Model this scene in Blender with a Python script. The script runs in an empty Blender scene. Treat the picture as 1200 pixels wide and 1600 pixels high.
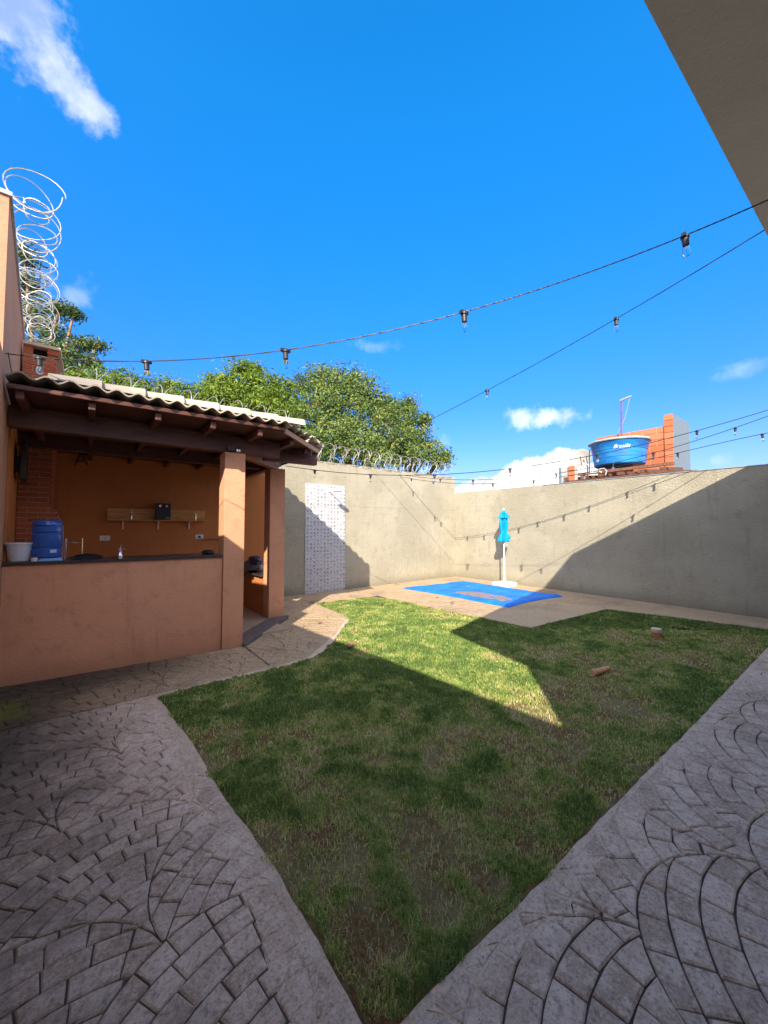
import bpy, bmesh, math, random
import numpy as np
from mathutils import Vector, Matrix, noise
random.seed(7); rng = np.random.default_rng(11)
R = math.radians
scene = bpy.context.scene
COL = scene.collection

# ------------------------------------------------------------------ camera
F = 590.0; PITCH = math.atan(25 / F); YAW = R(38.06); H = 1.6
cd = bpy.data.cameras.new('camera'); cam = bpy.data.objects.new('camera', cd); COL.objects.link(cam)
cam.location = (0, 0, H); cam.rotation_euler = (math.pi / 2 + PITCH, 0, -YAW)
cd.sensor_fit = 'HORIZONTAL'; cd.sensor_width = 36; cd.lens = F / 1200 * 36
cd.clip_start = 0.05; cd.clip_end = 2000
scene.camera = cam

# ------------------------------------------------------------------ light
SUN_AZ = 47.0; SUN_EL = 31.0          # azimuth the light travels towards, elevation
sl = bpy.data.lights.new('sun', 'SUN'); sl.energy = 2.0; sl.angle = R(0.53); sl.color = (1.0, 0.9, 0.76)
sun = bpy.data.objects.new('sun', sl); COL.objects.link(sun)
trav = Vector((math.sin(R(SUN_AZ)) * math.cos(R(SUN_EL)), math.cos(R(SUN_AZ)) * math.cos(R(SUN_EL)), -math.sin(R(SUN_EL))))
sun.rotation_euler = trav.to_track_quat('-Z', 'Y').to_euler(); sun.location = (-5, -5, 12)

vs = scene.view_settings
vs.view_transform = 'Standard'; vs.look = 'None'; vs.gamma = 1; vs.exposure = 2.15; vs.use_curve_mapping = False

# pixel helpers: where the photograph's sight lines meet planes of the place
fw = Vector((math.sin(YAW) * math.cos(PITCH), math.cos(YAW) * math.cos(PITCH), math.sin(PITCH)))
rt = Vector((math.cos(YAW), -math.sin(YAW), 0)); up = rt.cross(fw); C0 = Vector((0, 0, H))
def ray(x, y): return fw + rt * ((x - 600) / F) - up * ((y - 800) / F)
def G(x, y, z=0.0):
    d = ray(x, y); return C0 + d * ((z - H) / d.z)
def onp(x, y, p, n):
    d = ray(x, y); n = Vector(n); return C0 + d * ((Vector(p) - C0).dot(n) / d.dot(n))
def onY(x, y, Y): return onp(x, y, (0, Y, 0), (0, 1, 0))
def onX(x, y, X): return onp(x, y, (X, 0, 0), (1, 0, 0))
def atD(x, y, D): return C0 + ray(x, y) * D

# ------------------------------------------------------------------ world: sky and clouds
w = bpy.data.worlds.new('World'); scene.world = w; w.use_nodes = True
nt = w.node_tree; N = nt.nodes; L = nt.links; N.clear()
def wn(t, **k):
    n = N.new(t)
    for a, b in k.items(): setattr(n, a, b)
    return n
SKY_LOW = (0.27, 0.235, 0.34); SKY_MID = (0.355, 0.375, 0.51); SKY_HIGH = (0.50, 0.62, 0.71)
out = wn('ShaderNodeOutputWorld'); bg = wn('ShaderNodeBackground'); bg.inputs['Strength'].default_value = 0.15
sky = wn('ShaderNodeTexSky', sky_type='NISHITA'); sky.sun_disc = False
sky.sun_elevation = R(SUN_EL); sky.sun_rotation = R(SUN_AZ + 180)
sky.air_density = 1.0; sky.dust_density = 2.0; sky.ozone_density = 1.5; sky.altitude = 700
hs = wn('ShaderNodeHueSaturation'); hs.inputs['Saturation'].default_value = 1.28; hs.inputs['Value'].default_value = 1.0
tc = wn('ShaderNodeTexCoord')
def wm(op, a, b=None, c=None, clamp=False):
    n = wn('ShaderNodeMath', operation=op); n.use_clamp = clamp
    for i, v in enumerate((a, b, c)):
        if v is None: continue
        if isinstance(v, (int, float)): n.inputs[i].default_value = v
        else: L.new(v, n.inputs[i])
    return n.outputs[0]
def wvec(op, a, b):
    n = wn('ShaderNodeVectorMath', operation=op)
    for i, v in enumerate((a, b)):
        if isinstance(v, (tuple, Vector)): n.inputs[i].default_value = tuple(v)
        else: L.new(v, n.inputs[i])
    return n
D_ = wvec('NORMALIZE', tc.outputs['Generated'], (0, 0, 0)).outputs['Vector']
def wnoise(scale, detail, rough=0.6, vec=None, dist=0.0):
    n = wn('ShaderNodeTexNoise'); n.inputs['Scale'].default_value = scale; n.inputs['Detail'].default_value = detail
    n.inputs['Roughness'].default_value = rough; n.inputs['Distortion'].default_value = dist
    L.new(vec or D_, n.inputs['Vector']); return n.outputs['Fac']
# the sky deepens evenly with height; the low sky is held back all the way round
sepz = wn('ShaderNodeSeparateXYZ'); L.new(D_, sepz.inputs[0])
el_ = wn('ShaderNodeValToRGB'); L.new(sepz.outputs[2], el_.inputs[0]); e_ = el_.color_ramp.elements
e_[0].position = 0.0; e_[0].color = SKY_LOW + (1,); e_[1].position = 0.75; e_[1].color = SKY_HIGH + (1,)
q_ = el_.color_ramp.elements.new(0.3); q_.color = SKY_MID + (1,)
tint = wn('ShaderNodeMix', data_type='RGBA', blend_type='MULTIPLY'); tint.inputs[0].default_value = 1.0
L.new(sky.outputs[0], tint.inputs[6]); L.new(el_.outputs[0], tint.inputs[7]); L.new(tint.outputs[2], hs.inputs['Color'])
n_fine = wnoise(26, 8, 0.62); n_mid = wnoise(9, 7, 0.6); n_wisp = wnoise(6, 9, 0.66, dist=0.9)
def blob(px, py, rx, ry, rot=0.0):
    """1 in the middle of an ellipse on the sky, 0 on its rim, negative outside; radii in pixels of the photo"""
    c = ray(px, py).normalized()
    e1 = (ray(px + math.cos(rot), py + math.sin(rot)).normalized() - c) * 1000
    e2 = (ray(px - math.sin(rot), py + math.cos(rot)).normalized() - c) * 1000
    l1 = e1.length / 1000; l2 = e2.length / 1000; e1.normalize(); e2 = (e2 - e1 * e2.dot(e1)).normalized()
    dv = wvec('SUBTRACT', D_, c).outputs['Vector']
    a = wm('MULTIPLY', wvec('DOT_PRODUCT', dv, e1).outputs['Value'], 1 / (l1 * rx))
    b = wm('MULTIPLY', wvec('DOT_PRODUCT', dv, e2).outputs['Value'], 1 / (l2 * ry))
    r2 = wm('ADD', wm('MULTIPLY', a, a), wm('MULTIPLY', b, b))
    return wm('SUBTRACT', 1.0, wm('SQRT', r2))
def union(bs):
    v = bs[0]
    for b in bs[1:]: v = wm('MAXIMUM', v, b)
    return v
def mr(v, a, b, c=0.0, d=1.0):
    n = wn('ShaderNodeMapRange', interpolation_type='SMOOTHSTEP'); L.new(v, n.inputs[0])
    for i, x in enumerate((a, b, c, d)): n.inputs[1 + i].default_value = x
    return n.outputs[0]
cum = union([blob(872, 742, 50, 44), blob(838, 748, 42, 40), blob(808, 752, 36, 34), blob(782, 764, 32, 24), blob(752, 770, 32, 28),
             blob(736, 778, 36, 28), blob(905, 760, 50, 40), blob(700, 790, 60, 30), blob(860, 790, 120, 50)])
cum = wm('ADD', cum, wm('MULTIPLY', wm('SUBTRACT', n_fine, 0.5), 0.75))
m_cum = mr(cum, 0.0, 0.24)
wis = union([blob(20, 20, 140, 95, 0.75), blob(95, 105, 105, 50, 0.95), blob(135, 165, 70, 36, 0.9)])
wis = wm('ADD', wis, wm('MULTIPLY', wm('SUBTRACT', n_mid, 0.5), 1.5))
wis = wm('ADD', wis, wm('MULTIPLY', wm('SUBTRACT', n_fine, 0.5), 1.7))
m_wis = mr(wis, 0.02, 0.75, 0, 0.36)
sm = union([blob(850, 652, 74, 22, -0.05), blob(815, 655, 35, 24)])
sm = wm('ADD', sm, wm('MULTIPLY', wm('SUBTRACT', n_fine, 0.5), 1.9))
m_sm = mr(sm, 0.1, 0.9, 0, 0.4)
ft = union([blob(122, 462, 38, 42, 0.8), blob(585, 541, 60, 16), blob(1160, 578, 70, 20, -0.35), blob(1125, 719, 26, 14), blob(688, 690, 26, 14), blob(50, 430, 60, 60)])
ft = wm('ADD', ft, wm('MULTIPLY', wm('SUBTRACT', n_fine, 0.5), 2.2))
m_ft = mr(ft, 0.2, 1.1, 0, 0.13)
# unseen clouds added outside the view to brighten and whiten the shade
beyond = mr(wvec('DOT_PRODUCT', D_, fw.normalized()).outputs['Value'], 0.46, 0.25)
m_fill_cloud = wm('MULTIPLY', wm('MULTIPLY', mr(wm('ADD', wnoise(2.6, 9, 0.6), wm('MULTIPLY', n_mid, 0.25)), 0.565, 0.66), beyond), 0.92)
mask = union([m_cum, m_wis, m_sm, m_ft, m_fill_cloud])
shade = mr(wnoise(14, 5, 0.55), 0.3, 0.7)
cc = wn('ShaderNodeMix', data_type='RGBA'); L.new(shade, cc.inputs[0])
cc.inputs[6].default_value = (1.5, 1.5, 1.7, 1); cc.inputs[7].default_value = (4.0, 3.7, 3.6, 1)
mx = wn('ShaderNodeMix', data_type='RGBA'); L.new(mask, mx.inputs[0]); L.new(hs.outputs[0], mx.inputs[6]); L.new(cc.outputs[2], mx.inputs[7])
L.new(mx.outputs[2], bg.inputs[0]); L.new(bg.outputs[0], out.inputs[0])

# ------------------------------------------------------------------ materials
def lin(c):
    return tuple(((x / 255) / 12.92 if x <= 10 else (((x / 255) + 0.055) / 1.055) ** 2.4) for x in c)
class M:
    """small wrapper for building a procedural material on world position"""
    def __init__(s, name, rough=0.8, spec=0.3):
        s.m = bpy.data.materials.new(name); s.m.use_nodes = True; s.t = s.m.node_tree; s.n = s.t.nodes; s.l = s.t.links
        s.b = s.n['Principled BSDF']; s.b.inputs['Roughness'].default_value = rough; s.b.inputs['Specular IOR Level'].default_value = spec
        s.pos = s.n.new('ShaderNodeNewGeometry').outputs['Position']
    def mapv(s, scale=(1, 1, 1), rot=(0, 0, 0), src=None):
        k = s.n.new('ShaderNodeMapping'); k.inputs['Scale'].default_value = scale; k.inputs['Rotation'].default_value = rot
        s.l.new(src or s.pos, k.inputs[0]); return k.outputs[0]
    def noise(s, scale, detail=5, rough=0.6, vec=None, dist=0.0):
        k = s.n.new('ShaderNodeTexNoise'); k.inputs['Scale'].default_value = scale; k.inputs['Detail'].default_value = detail
        k.inputs['Roughness'].default_value = rough; k.inputs['Distortion'].default_value = dist
        s.l.new(vec or s.pos, k.inputs['Vector']); return k.outputs['Fac']
    def voro(s, scale, vec=None, feature='F1', o='Distance'):
        k = s.n.new('ShaderNodeTexVoronoi'); k.feature = feature; k.inputs['Scale'].default_value = scale
        s.l.new(vec or s.pos, k.inputs['Vector']); return k.outputs[o]
    def ramp(s, f, a, b, c0=0.0, c1=1.0):
        k = s.n.new('ShaderNodeMapRange'); k.interpolation_type = 'SMOOTHSTEP'; s.l.new(f, k.inputs[0])
        for i, x in enumerate((a, b, c0, c1)): k.inputs[1 + i].default_value = x
        return k.outputs[0]
    def math(s, op, a, b=0.0):
        k = s.n.new('ShaderNodeMath'); k.operation = op
        for i, v in enumerate((a, b)):
            if isinstance(v, (int, float)): k.inputs[i].default_value = v
            else: s.l.new(v, k.inputs[i])
        return k.outputs[0]
    def mix(s, f, a, b, mode='MIX'):
        k = s.n.new('ShaderNodeMix'); k.data_type = 'RGBA'; k.blend_type = mode
        for i, v in ((0, f), (6, a), (7, b)):
            if isinstance(v, (int, float)): k.inputs[i].default_value = v
            elif isinstance(v, tuple): k.inputs[i].default_value = v if len(v) == 4 else v + (1,)
            else: s.l.new(v, k.inputs[i])
        return k.outputs[2]
    def rnd(s):
        return s.n.new('ShaderNodeObjectInfo').outputs['Random']
    def attr(s, name):
        k = s.n.new('ShaderNodeAttribute'); k.attribute_name = name; return k.outputs['Fac']
    def col(s, c):
        if isinstance(c, tuple): s.b.inputs['Base Color'].default_value = c if len(c) == 4 else c + (1,)
        else: s.l.new(c, s.b.inputs['Base Color'])
        return s
    def bump(s, h, strength=0.5, dist=0.01):
        k = s.n.new('ShaderNodeBump'); k.inputs['Strength'].default_value = strength; k.inputs['Distance'].default_value = dist
        s.l.new(h, k.inputs['Height'])
        s.l.new(k.outputs[0], s.b.inputs['Normal']); return s
    def rough(s, f): s.l.new(f, s.b.inputs['Roughness']); return s

def plain(name, c, rough=0.6, metal=0.0, spec=0.5, var=0.12, bump=0.0):
    m = M(name, rough, spec); m.b.inputs['Metallic'].default_value = metal
    n = m.noise(18, 5); m.col(m.mix(m.ramp(n, 0.3, 0.7), tuple(x * (1 - var) for x in c), tuple(min(1, x * (1 + var)) for x in c)))
    if bump: m.bump(m.noise(60, 4), bump, 0.004)
    return m.m

def plaster(name, a, b, stain, fine=1.0, streak=True, base_dirt=0.5):
    m = M(name, 0.92, 0.15)
    n1 = m.noise(0.9, 6, 0.6); n2 = m.noise(5, 6, 0.65); n3 = m.noise(38, 5, 0.7)
    c = m.mix(m.ramp(n1, 0.35, 0.68), a, b)
    c = m.mix(m.math('MULTIPLY', m.ramp(n2, 0.5, 0.78), 0.5), c, stain)
    st = m.noise(2.2, 5, 0.6, m.mapv((3.5, 3.5, 0.35)))
    if streak: c = m.mix(m.math('MULTIPLY', m.ramp(st, 0.56, 0.76), 0.45), c, stain)
    sep = m.n.new('ShaderNodeSeparateXYZ'); m.l.new(m.pos, sep.inputs[0])
    low = m.math('MULTIPLY', m.ramp(m.math('ADD', sep.outputs[2], m.math('MULTIPLY', n2, 0.25)), 0.42, 0.06), base_dirt)
    c = m.mix(low, c, stain)
    pit = m.ramp(m.voro(22, m.mapv((1, 1, 1.9))), 0.12, 0.04)
    c = m.mix(m.math('MULTIPLY', pit, 0.28), c, tuple(x * 0.5 for x in stain))
    m.col(c)
    hgt = m.math('ADD', m.math('MULTIPLY', m.noise(24, 7, 0.72, m.mapv((1, 1, 1.6))), 1.0), m.math('MULTIPLY', n3, 0.5))
    hgt = m.math('SUBTRACT', hgt, m.math('MULTIPLY', pit, 0.5))
    m.bump(hgt, min(1.0, 0.95 * fine), 0.03); return m.m

m_wall = plaster('wall_plaster', (0.38, 0.345, 0.255), (0.465, 0.425, 0.32), (0.25, 0.225, 0.165), 1.0, base_dirt=0.8)
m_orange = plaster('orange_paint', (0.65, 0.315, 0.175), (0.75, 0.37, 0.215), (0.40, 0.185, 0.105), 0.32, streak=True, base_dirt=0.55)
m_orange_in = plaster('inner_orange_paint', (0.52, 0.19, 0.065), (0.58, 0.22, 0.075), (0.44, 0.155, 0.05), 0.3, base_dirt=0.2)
m_pink = plaster('salmon_paint', (0.50, 0.27, 0.165), (0.56, 0.30, 0.185), (0.42, 0.22, 0.13), 0.35)
m_soffit = plaster('soffit_plaster', (0.66, 0.60, 0.47), (0.72, 0.66, 0.52), (0.58, 0.52, 0.40), 0.5, streak=False, base_dirt=0)
m_house = plaster('house_plaster', (0.74, 0.68, 0.56), (0.80, 0.74, 0.62), (0.64, 0.58, 0.47), 0.3)

def wood(name, a, b, rough=0.45, sc=(3, 30, 30)):
    m = M(name, rough, 0.4)
    n = m.noise(2.2, 6, 0.62, m.mapv(sc), 0.6); n2 = m.noise(1.6, 3)
    c = m.mix(m.ramp(n, 0.3, 0.7), a, b); c = m.mix(m.math('MULTIPLY', m.ramp(n2, 0.45, 0.75), 0.35), c, tuple(x * 0.6 for x in a))
    m.col(c).bump(n, 0.25, 0.004); return m.m
m_wood = wood('dark_timber', (0.07, 0.028, 0.02), (0.15, 0.058, 0.038), 0.5)
m_redwood = wood('red_timber', (0.23, 0.075, 0.035), (0.36, 0.13, 0.06), 0.45)
m_lightwood = wood('fascia_timber', (0.45, 0.24, 0.12), (0.58, 0.34, 0.18), 0.6)
m_shelf = wood('shelf_pine', (0.55, 0.24, 0.055), (0.78, 0.40, 0.11), 0.4, (2, 20, 20))

def tilemat():
    m = M('roof_tile_concrete', 0.9, 0.15)
    n = m.noise(7, 6, 0.65); n2 = m.noise(60, 4)
    sep = m.n.new('ShaderNodeSeparateXYZ'); m.l.new(m.pos, sep.inputs[0])
    c = m.mix(m.ramp(n, 0.35, 0.7), (0.58, 0.50, 0.38), (0.46, 0.39, 0.29))
    lich = m.math('MULTIPLY', m.ramp(m.math('ADD', sep.outputs[0], m.math('MULTIPLY', n, 1.2)), 1.5, 0.5), 0.85)
    c = m.mix(lich, c, (0.17, 0.165, 0.15))
    c = m.mix(m.math('MULTIPLY', m.rnd(), 0.25), c, (0.40, 0.33, 0.25))
    m.col(c).bump(m.math('ADD', n2, n), 0.35, 0.006); return m.m
m_tile = tilemat()

def brickmat(name, a, b):
    m = M(name, 0.85, 0.2); n = m.noise(40, 5, 0.6)
    c = m.mix(m.rnd(), a, b); c = m.mix(m.math('MULTIPLY', m.ramp(n, 0.45, 0.75), 0.4), c, tuple(x * 0.65 for x in a))
    m.col(c).bump(n, 0.4, 0.004); return m.m
m_brick = brickmat('red_brick', (0.36, 0.095, 0.045), (0.48, 0.15, 0.07))
m_hollow = brickmat('hollow_brick', (0.48, 0.14, 0.06), (0.60, 0.20, 0.10))
m_mortar = plain('mortar', (0.62, 0.47, 0.36), 0.9, bump=0.3)

def stonemat(name, a, b, c_, dark, warm):
    m = M(name, 0.7, 0.35)
    n1 = m.noise(1.3, 6, 0.62); n2 = m.noise(9, 7, 0.7); n3 = m.noise(75, 6, 0.75)
    c = m.mix(m.rnd(), a, b)
    c = m.mix(m.math('MULTIPLY', m.ramp(n2, 0.45, 0.60), 0.8), c, c_)
    c = m.mix(m.math('MULTIPLY', m.ramp(m.noise(2.1, 4, 0.6), 0.5, 0.72), 0.45), c, warm)
    c = m.mix(m.math('MULTIPLY', m.ramp(n1, 0.49, 0.68), 0.58), c, dark)
    n4 = m.noise(26, 7, 0.75)
    c = m.mix(m.math('MULTIPLY', m.ramp(n4, 0.50, 0.62), 0.45), c, dark)
    c = m.mix(m.math('MULTIPLY', m.ramp(n3, 0.52, 0.64), 0.5), c, tuple(x * 0.55 for x in dark))
    c = m.mix(m.math('MULTIPLY', m.ramp(n3, 0.47, 0.38), 0.5), c, (0.82, 0.72, 0.62))
    # damp grime and lichen in the corner by the left wall and bar
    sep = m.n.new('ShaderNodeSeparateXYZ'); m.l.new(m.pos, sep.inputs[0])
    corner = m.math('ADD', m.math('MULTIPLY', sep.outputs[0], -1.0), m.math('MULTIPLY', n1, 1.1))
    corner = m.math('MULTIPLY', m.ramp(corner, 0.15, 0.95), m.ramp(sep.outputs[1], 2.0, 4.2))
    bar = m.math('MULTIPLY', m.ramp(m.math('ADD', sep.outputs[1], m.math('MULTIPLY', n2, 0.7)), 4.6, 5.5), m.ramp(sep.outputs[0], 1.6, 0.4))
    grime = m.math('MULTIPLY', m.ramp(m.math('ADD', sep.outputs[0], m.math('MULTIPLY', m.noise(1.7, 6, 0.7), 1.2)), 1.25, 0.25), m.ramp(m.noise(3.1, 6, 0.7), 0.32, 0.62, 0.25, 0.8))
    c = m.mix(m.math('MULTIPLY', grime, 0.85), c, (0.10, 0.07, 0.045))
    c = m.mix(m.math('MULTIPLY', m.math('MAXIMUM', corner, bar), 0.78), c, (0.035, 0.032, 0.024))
    moss = m.math('MULTIPLY', m.ramp(m.math('ADD', sep.outputs[0], m.math('MULTIPLY', n2, 0.5)), -0.02, -0.30), m.ramp(sep.outputs[1], 4.3, 4.6))
    c = m.mix(m.math('MULTIPLY', moss, m.ramp(sep.outputs[1], 5.05, 4.75, 0, 0.8)), c, (0.13, 0.16, 0.02))
    m.col(c).bump(m.math('ADD', m.math('ADD', n2, n4), m.math('MULTIPLY', n3, 0.8)), 1.0, 0.014)
    m.rough(m.ramp(n2, 0.3, 0.7, 0.55, 0.85)); return m.m
m_stone = stonemat('stamped_stone', (0.52, 0.375, 0.27), (0.78, 0.60, 0.46), (0.84, 0.67, 0.53), (0.26, 0.18, 0.125), (0.60, 0.39, 0.26))
m_deck = stonemat('deck_stone', (0.45, 0.31, 0.17), (0.53, 0.37, 0.205), (0.52, 0.385, 0.24), (0.26, 0.175, 0.11), (0.50, 0.31, 0.165))
m_edge = stonemat('worn_edge_concrete', (0.66, 0.50, 0.36), (0.74, 0.57, 0.42), (0.80, 0.63, 0.48), (0.38, 0.26, 0.18), (0.66, 0.43, 0.28))
m_joint = plain('joint_dirt', (0.07, 0.055, 0.045), 0.95, bump=0.4)

def soilmat():
    m = M('lawn_soil', 0.98, 0.05)
    n = m.noise(3, 7, 0.7); n2 = m.noise(55, 5, 0.75)
    c = m.mix(m.ramp(n, 0.4, 0.6), (0.22, 0.09, 0.042), (0.34, 0.26, 0.13))
    c = m.mix(m.ramp(n2, 0.42, 0.6), c, (0.20, 0.19, 0.08)); m.col(c)
    m.bump(m.noise(90, 5, 0.8), 1.0, 0.02); return m.m
m_soil = soilmat()
def grassmat():
    m = M('grass_blades', 0.55, 0.25)
    t = m.attr('tint')
    k = m.n.new('ShaderNodeValToRGB'); m.l.new(t, k.inputs[0]); e = k.color_ramp.elements
    e[0].position = 0; e[0].color = (0.085, 0.16, 0.04, 1); e[1].position = 1; e[1].color = (0.72, 0.60, 0.34, 1)
    for p, c in ((0.3, (0.17, 0.275, 0.065, 1)), (0.52, (0.34, 0.44, 0.09, 1)), (0.72, (0.54, 0.52, 0.19, 1))):
        q = k.color_ramp.elements.new(p); q.color = c
    m.col(k.outputs[0])
    tr = m.n.new('ShaderNodeBsdfTranslucent'); m.l.new(k.outputs[0], tr.inputs[0])
    ms = m.n.new('ShaderNodeMixShader'); ms.inputs[0].default_value = 0.25
    m.l.new(m.b.outputs[0], ms.inputs[1]); m.l.new(tr.outputs[0], ms.inputs[2])
    m.l.new(ms.outputs[0], m.n['Material Output'].inputs[0]); return m.m
m_grass = grassmat()
def leafmat(name, cols):
    m = M(name, 0.5, 0.35); t = m.attr('tint')
    k = m.n.new('ShaderNodeValToRGB'); m.l.new(t, k.inputs[0]); e = k.color_ramp.elements
    e[0].color = cols[0] + (1,); e[1].color = cols[-1] + (1,)
    for i, c in enumerate(cols[1:-1]):
        q = k.color_ramp.elements.new((i + 1) / (len(cols) - 1)); q.color = c + (1,)
    m.col(k.outputs[0])
    tr = m.n.new('ShaderNodeBsdfTranslucent'); m.l.new(k.outputs[0], tr.inputs[0])
    ms = m.n.new('ShaderNodeMixShader'); ms.inputs[0].default_value = 0.35
    m.l.new(m.b.outputs[0], ms.inputs[1]); m.l.new(tr.outputs[0], ms.inputs[2])
    m.l.new(ms.outputs[0], m.n['Material Output'].inputs[0]); return m.m
m_leaf_olive = leafmat('olive_leaves', [(0.05, 0.115, 0.025), (0.13, 0.215, 0.045), (0.25, 0.315, 0.07), (0.40, 0.38, 0.12)])
m_leaf_lime = leafmat('lime_leaves', [(0.07, 0.13, 0.015), (0.15, 0.24, 0.025), (0.24, 0.33, 0.035), (0.32, 0.38, 0.06)])
m_leaf_dark = leafmat('dark_leaves', [(0.03, 0.075, 0.03), (0.07, 0.14, 0.045), (0.14, 0.20, 0.055), (0.26, 0.28, 0.08)])
m_bark = plain('bark', (0.27, 0.16, 0.10), 0.9, bump=0.6, var=0.3)
m_wire = plain('galvanised_steel', (0.42, 0.41, 0.38), 0.5, metal=0.55, var=0.2)
m_black = plain('black_plastic', (0.018, 0.018, 0.02), 0.45)
m_cable = plain('black_cable', (0.012, 0.012, 0.016), 0.5)
m_chrome = plain('chrome', (0.75, 0.75, 0.76), 0.15, metal=1.0, var=0.03)
m_white = plain('white_plastic', (0.78, 0.77, 0.74), 0.4, var=0.05)
m_granite = M('dark_granite', 0.25, 0.5)
m_granite.col(m_granite.mix(m_granite.ramp(m_granite.noise(160, 3), 0.5, 0.62), (0.028, 0.026, 0.028), (0.11, 0.10, 0.10))); m_granite = m_granite.m
m_stonestep = plain('threshold_stone', (0.13, 0.105, 0.095), 0.7, bump=0.3, var=0.3)
m_bucket = plain('grey_white_plastic', (0.62, 0.62, 0.64), 0.45, var=0.04)
def jugmat():
    m = M('blue_bottle_plastic', 0.12, 0.6); m.col((0.045, 0.17, 0.62)); m.b.inputs['Transmission Weight'].default_value = 0.35; return m.m
m_jug = jugmat()
m_sticker = plain('pale_label', (0.5, 0.62, 0.8), 0.6)
m_bluetray = plain('pale_blue_plastic', (0.18, 0.42, 0.78), 0.35)
def glassmat():
    m = M('bulb_glass', 0.03, 0.5); m.col((1, 1, 1)); m.b.inputs['Transmission Weight'].default_value = 1.0; m.b.inputs['IOR'].default_value = 1.15
    return m.m
m_glass = glassmat()
m_cyan = M('turquoise_fabric', 0.7, 0.2); m_cyan.col(m_cyan.mix(m_cyan.noise(9, 4), (0.0, 0.25, 0.42), (0.005, 0.36, 0.58))).bump(m_cyan.noise(30, 4), 0.3, 0.01); m_cyan = m_cyan.m
def tarpmat():
    m = M('blue_tarpaulin', 0.6, 0.2)
    n = m.noise(2.5, 5); n2 = m.noise(14, 5)
    c = m.mix(m.ramp(n, 0.35, 0.7), (0.008, 0.16, 0.68), (0.012, 0.23, 0.82))
    c = m.mix(m.math('MULTIPLY', m.ramp(n2, 0.58, 0.8), 0.25), c, (0.2, 0.35, 0.6)); m.col(c)
    m.bump(m.math('ADD', m.noise(5, 5, 0.6, None, 1.2), m.math('MULTIPLY', n2, 0.4)), 0.5, 0.02); return m.m
m_tarp = tarpmat()
def mudmat():
    m = M('settled_dirt', 0.5, 0.3); n = m.noise(10, 6, 0.7)
    m.col(m.mix(m.ramp(n, 0.35, 0.65), (0.20, 0.145, 0.12), (0.31, 0.25, 0.25))).bump(n, 0.3, 0.01); return m.m
m_mud = mudmat()
def tankmat():
    m = M('tank_blue', 0.35, 0.5); m.col(m.mix(m.ramp(m.noise(2.2, 5, 0.6, m.mapv((1, 1, 2.5))), 0.35, 0.7), (0.01, 0.13, 0.42), (0.015, 0.24, 0.56))); return m.m
m_tank = tankmat()
m_lid = plain('tank_lid', (0.42, 0.42, 0.39), 0.6, var=0.15)
m_greywall = plain('grey_blue_render', (0.15, 0.20, 0.25), 0.85, var=0.08)
m_oldwood = plain('rotten_timber', (0.13, 0.065, 0.04), 0.9, var=0.4, bump=0.4)
m_dish = plain('dish_grey', (0.33, 0.32, 0.29), 0.6, var=0.1)
m_rust = plain('rusty_steel', (0.20, 0.09, 0.055), 0.8, var=0.3)
m_metalcap = plain('coping_sheet', (0.42, 0.47, 0.52), 0.45, metal=0.4)
m_ground = plain('earth', (0.20, 0.12, 0.07), 0.95, var=0.3, bump=0.4)
m_floor = plain('beige_floor_tile', (0.42, 0.31, 0.22), 0.4, var=0.15)
m_bag = plain('grey_bag', (0.20, 0.19, 0.22), 0.4, var=0.5, bump=0.3)
m_pipe = plain('orange_clay_pipe', (0.45, 0.16, 0.07), 0.6)
m_stick = plain('bare_wood', (0.62, 0.33, 0.15), 0.7, var=0.2)
m_dryleaf = plain('dry_leaf', (0.22, 0.10, 0.05), 0.8)
def panelmat():
    """white glazed wall tile printed with rows of small grey triangles"""
    m = M('patterned_tile', 0.35, 0.45)
    v = m.mapv((1, 1, 1)); sep = m.n.new('ShaderNodeSeparateXYZ'); m.l.new(v, sep.inputs[0])
    def cell(o, size, off=0.0):
        a = m.math('ADD', m.math('DIVIDE', o, size), off + 40.0)
        return m.math('FRACT', a), m.math('FLOOR', a)
    fx, ix = cell(sep.outputs[0], 0.095); fz, iz = cell(sep.outputs[2], 0.09)
    cmb = m.n.new('ShaderNodeCombineXYZ'); m.l.new(ix, cmb.inputs[0]); m.l.new(iz, cmb.inputs[1])
    wnz = m.n.new('ShaderNodeTexWhiteNoise'); m.l.new(cmb.outputs[0], wnz.inputs['Vector'])
    # triangle pointing down: |x-0.5|*2 < z
    ax = m.math('MULTIPLY', m.math('ABSOLUTE', m.math('SUBTRACT', fx, 0.5)), 2.0)
    flip = m.math('GREATER_THAN', wnz.outputs['Value'], 0.5)
    zz = m.math('ABSOLUTE', m.math('SUBTRACT', flip, fz))
    tri = m.math('MULTIPLY', m.math('LESS_THAN', ax, m.math('SUBTRACT', m.math('MULTIPLY', zz, 1.1), 0.25)), m.math('LESS_THAN', zz, 0.82))
    tone = m.ramp(wnz.outputs['Value'], 0.0, 1.0, 0.3, 1.0)
    c = m.mix(m.math('MULTIPLY', tri, tone), (0.56, 0.55, 0.56), (0.12, 0.12, 0.14))
    c = m.mix(m.math('MULTIPLY', m.ramp(m.noise(26, 5, 0.7), 0.45, 0.62), 0.6), c, (0.30, 0.30, 0.32)); m.col(c)
    m.bump(m.math('MULTIPLY', tri, -1.0), 0.15, 0.003); return m.m
m_panel = panelmat()

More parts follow.
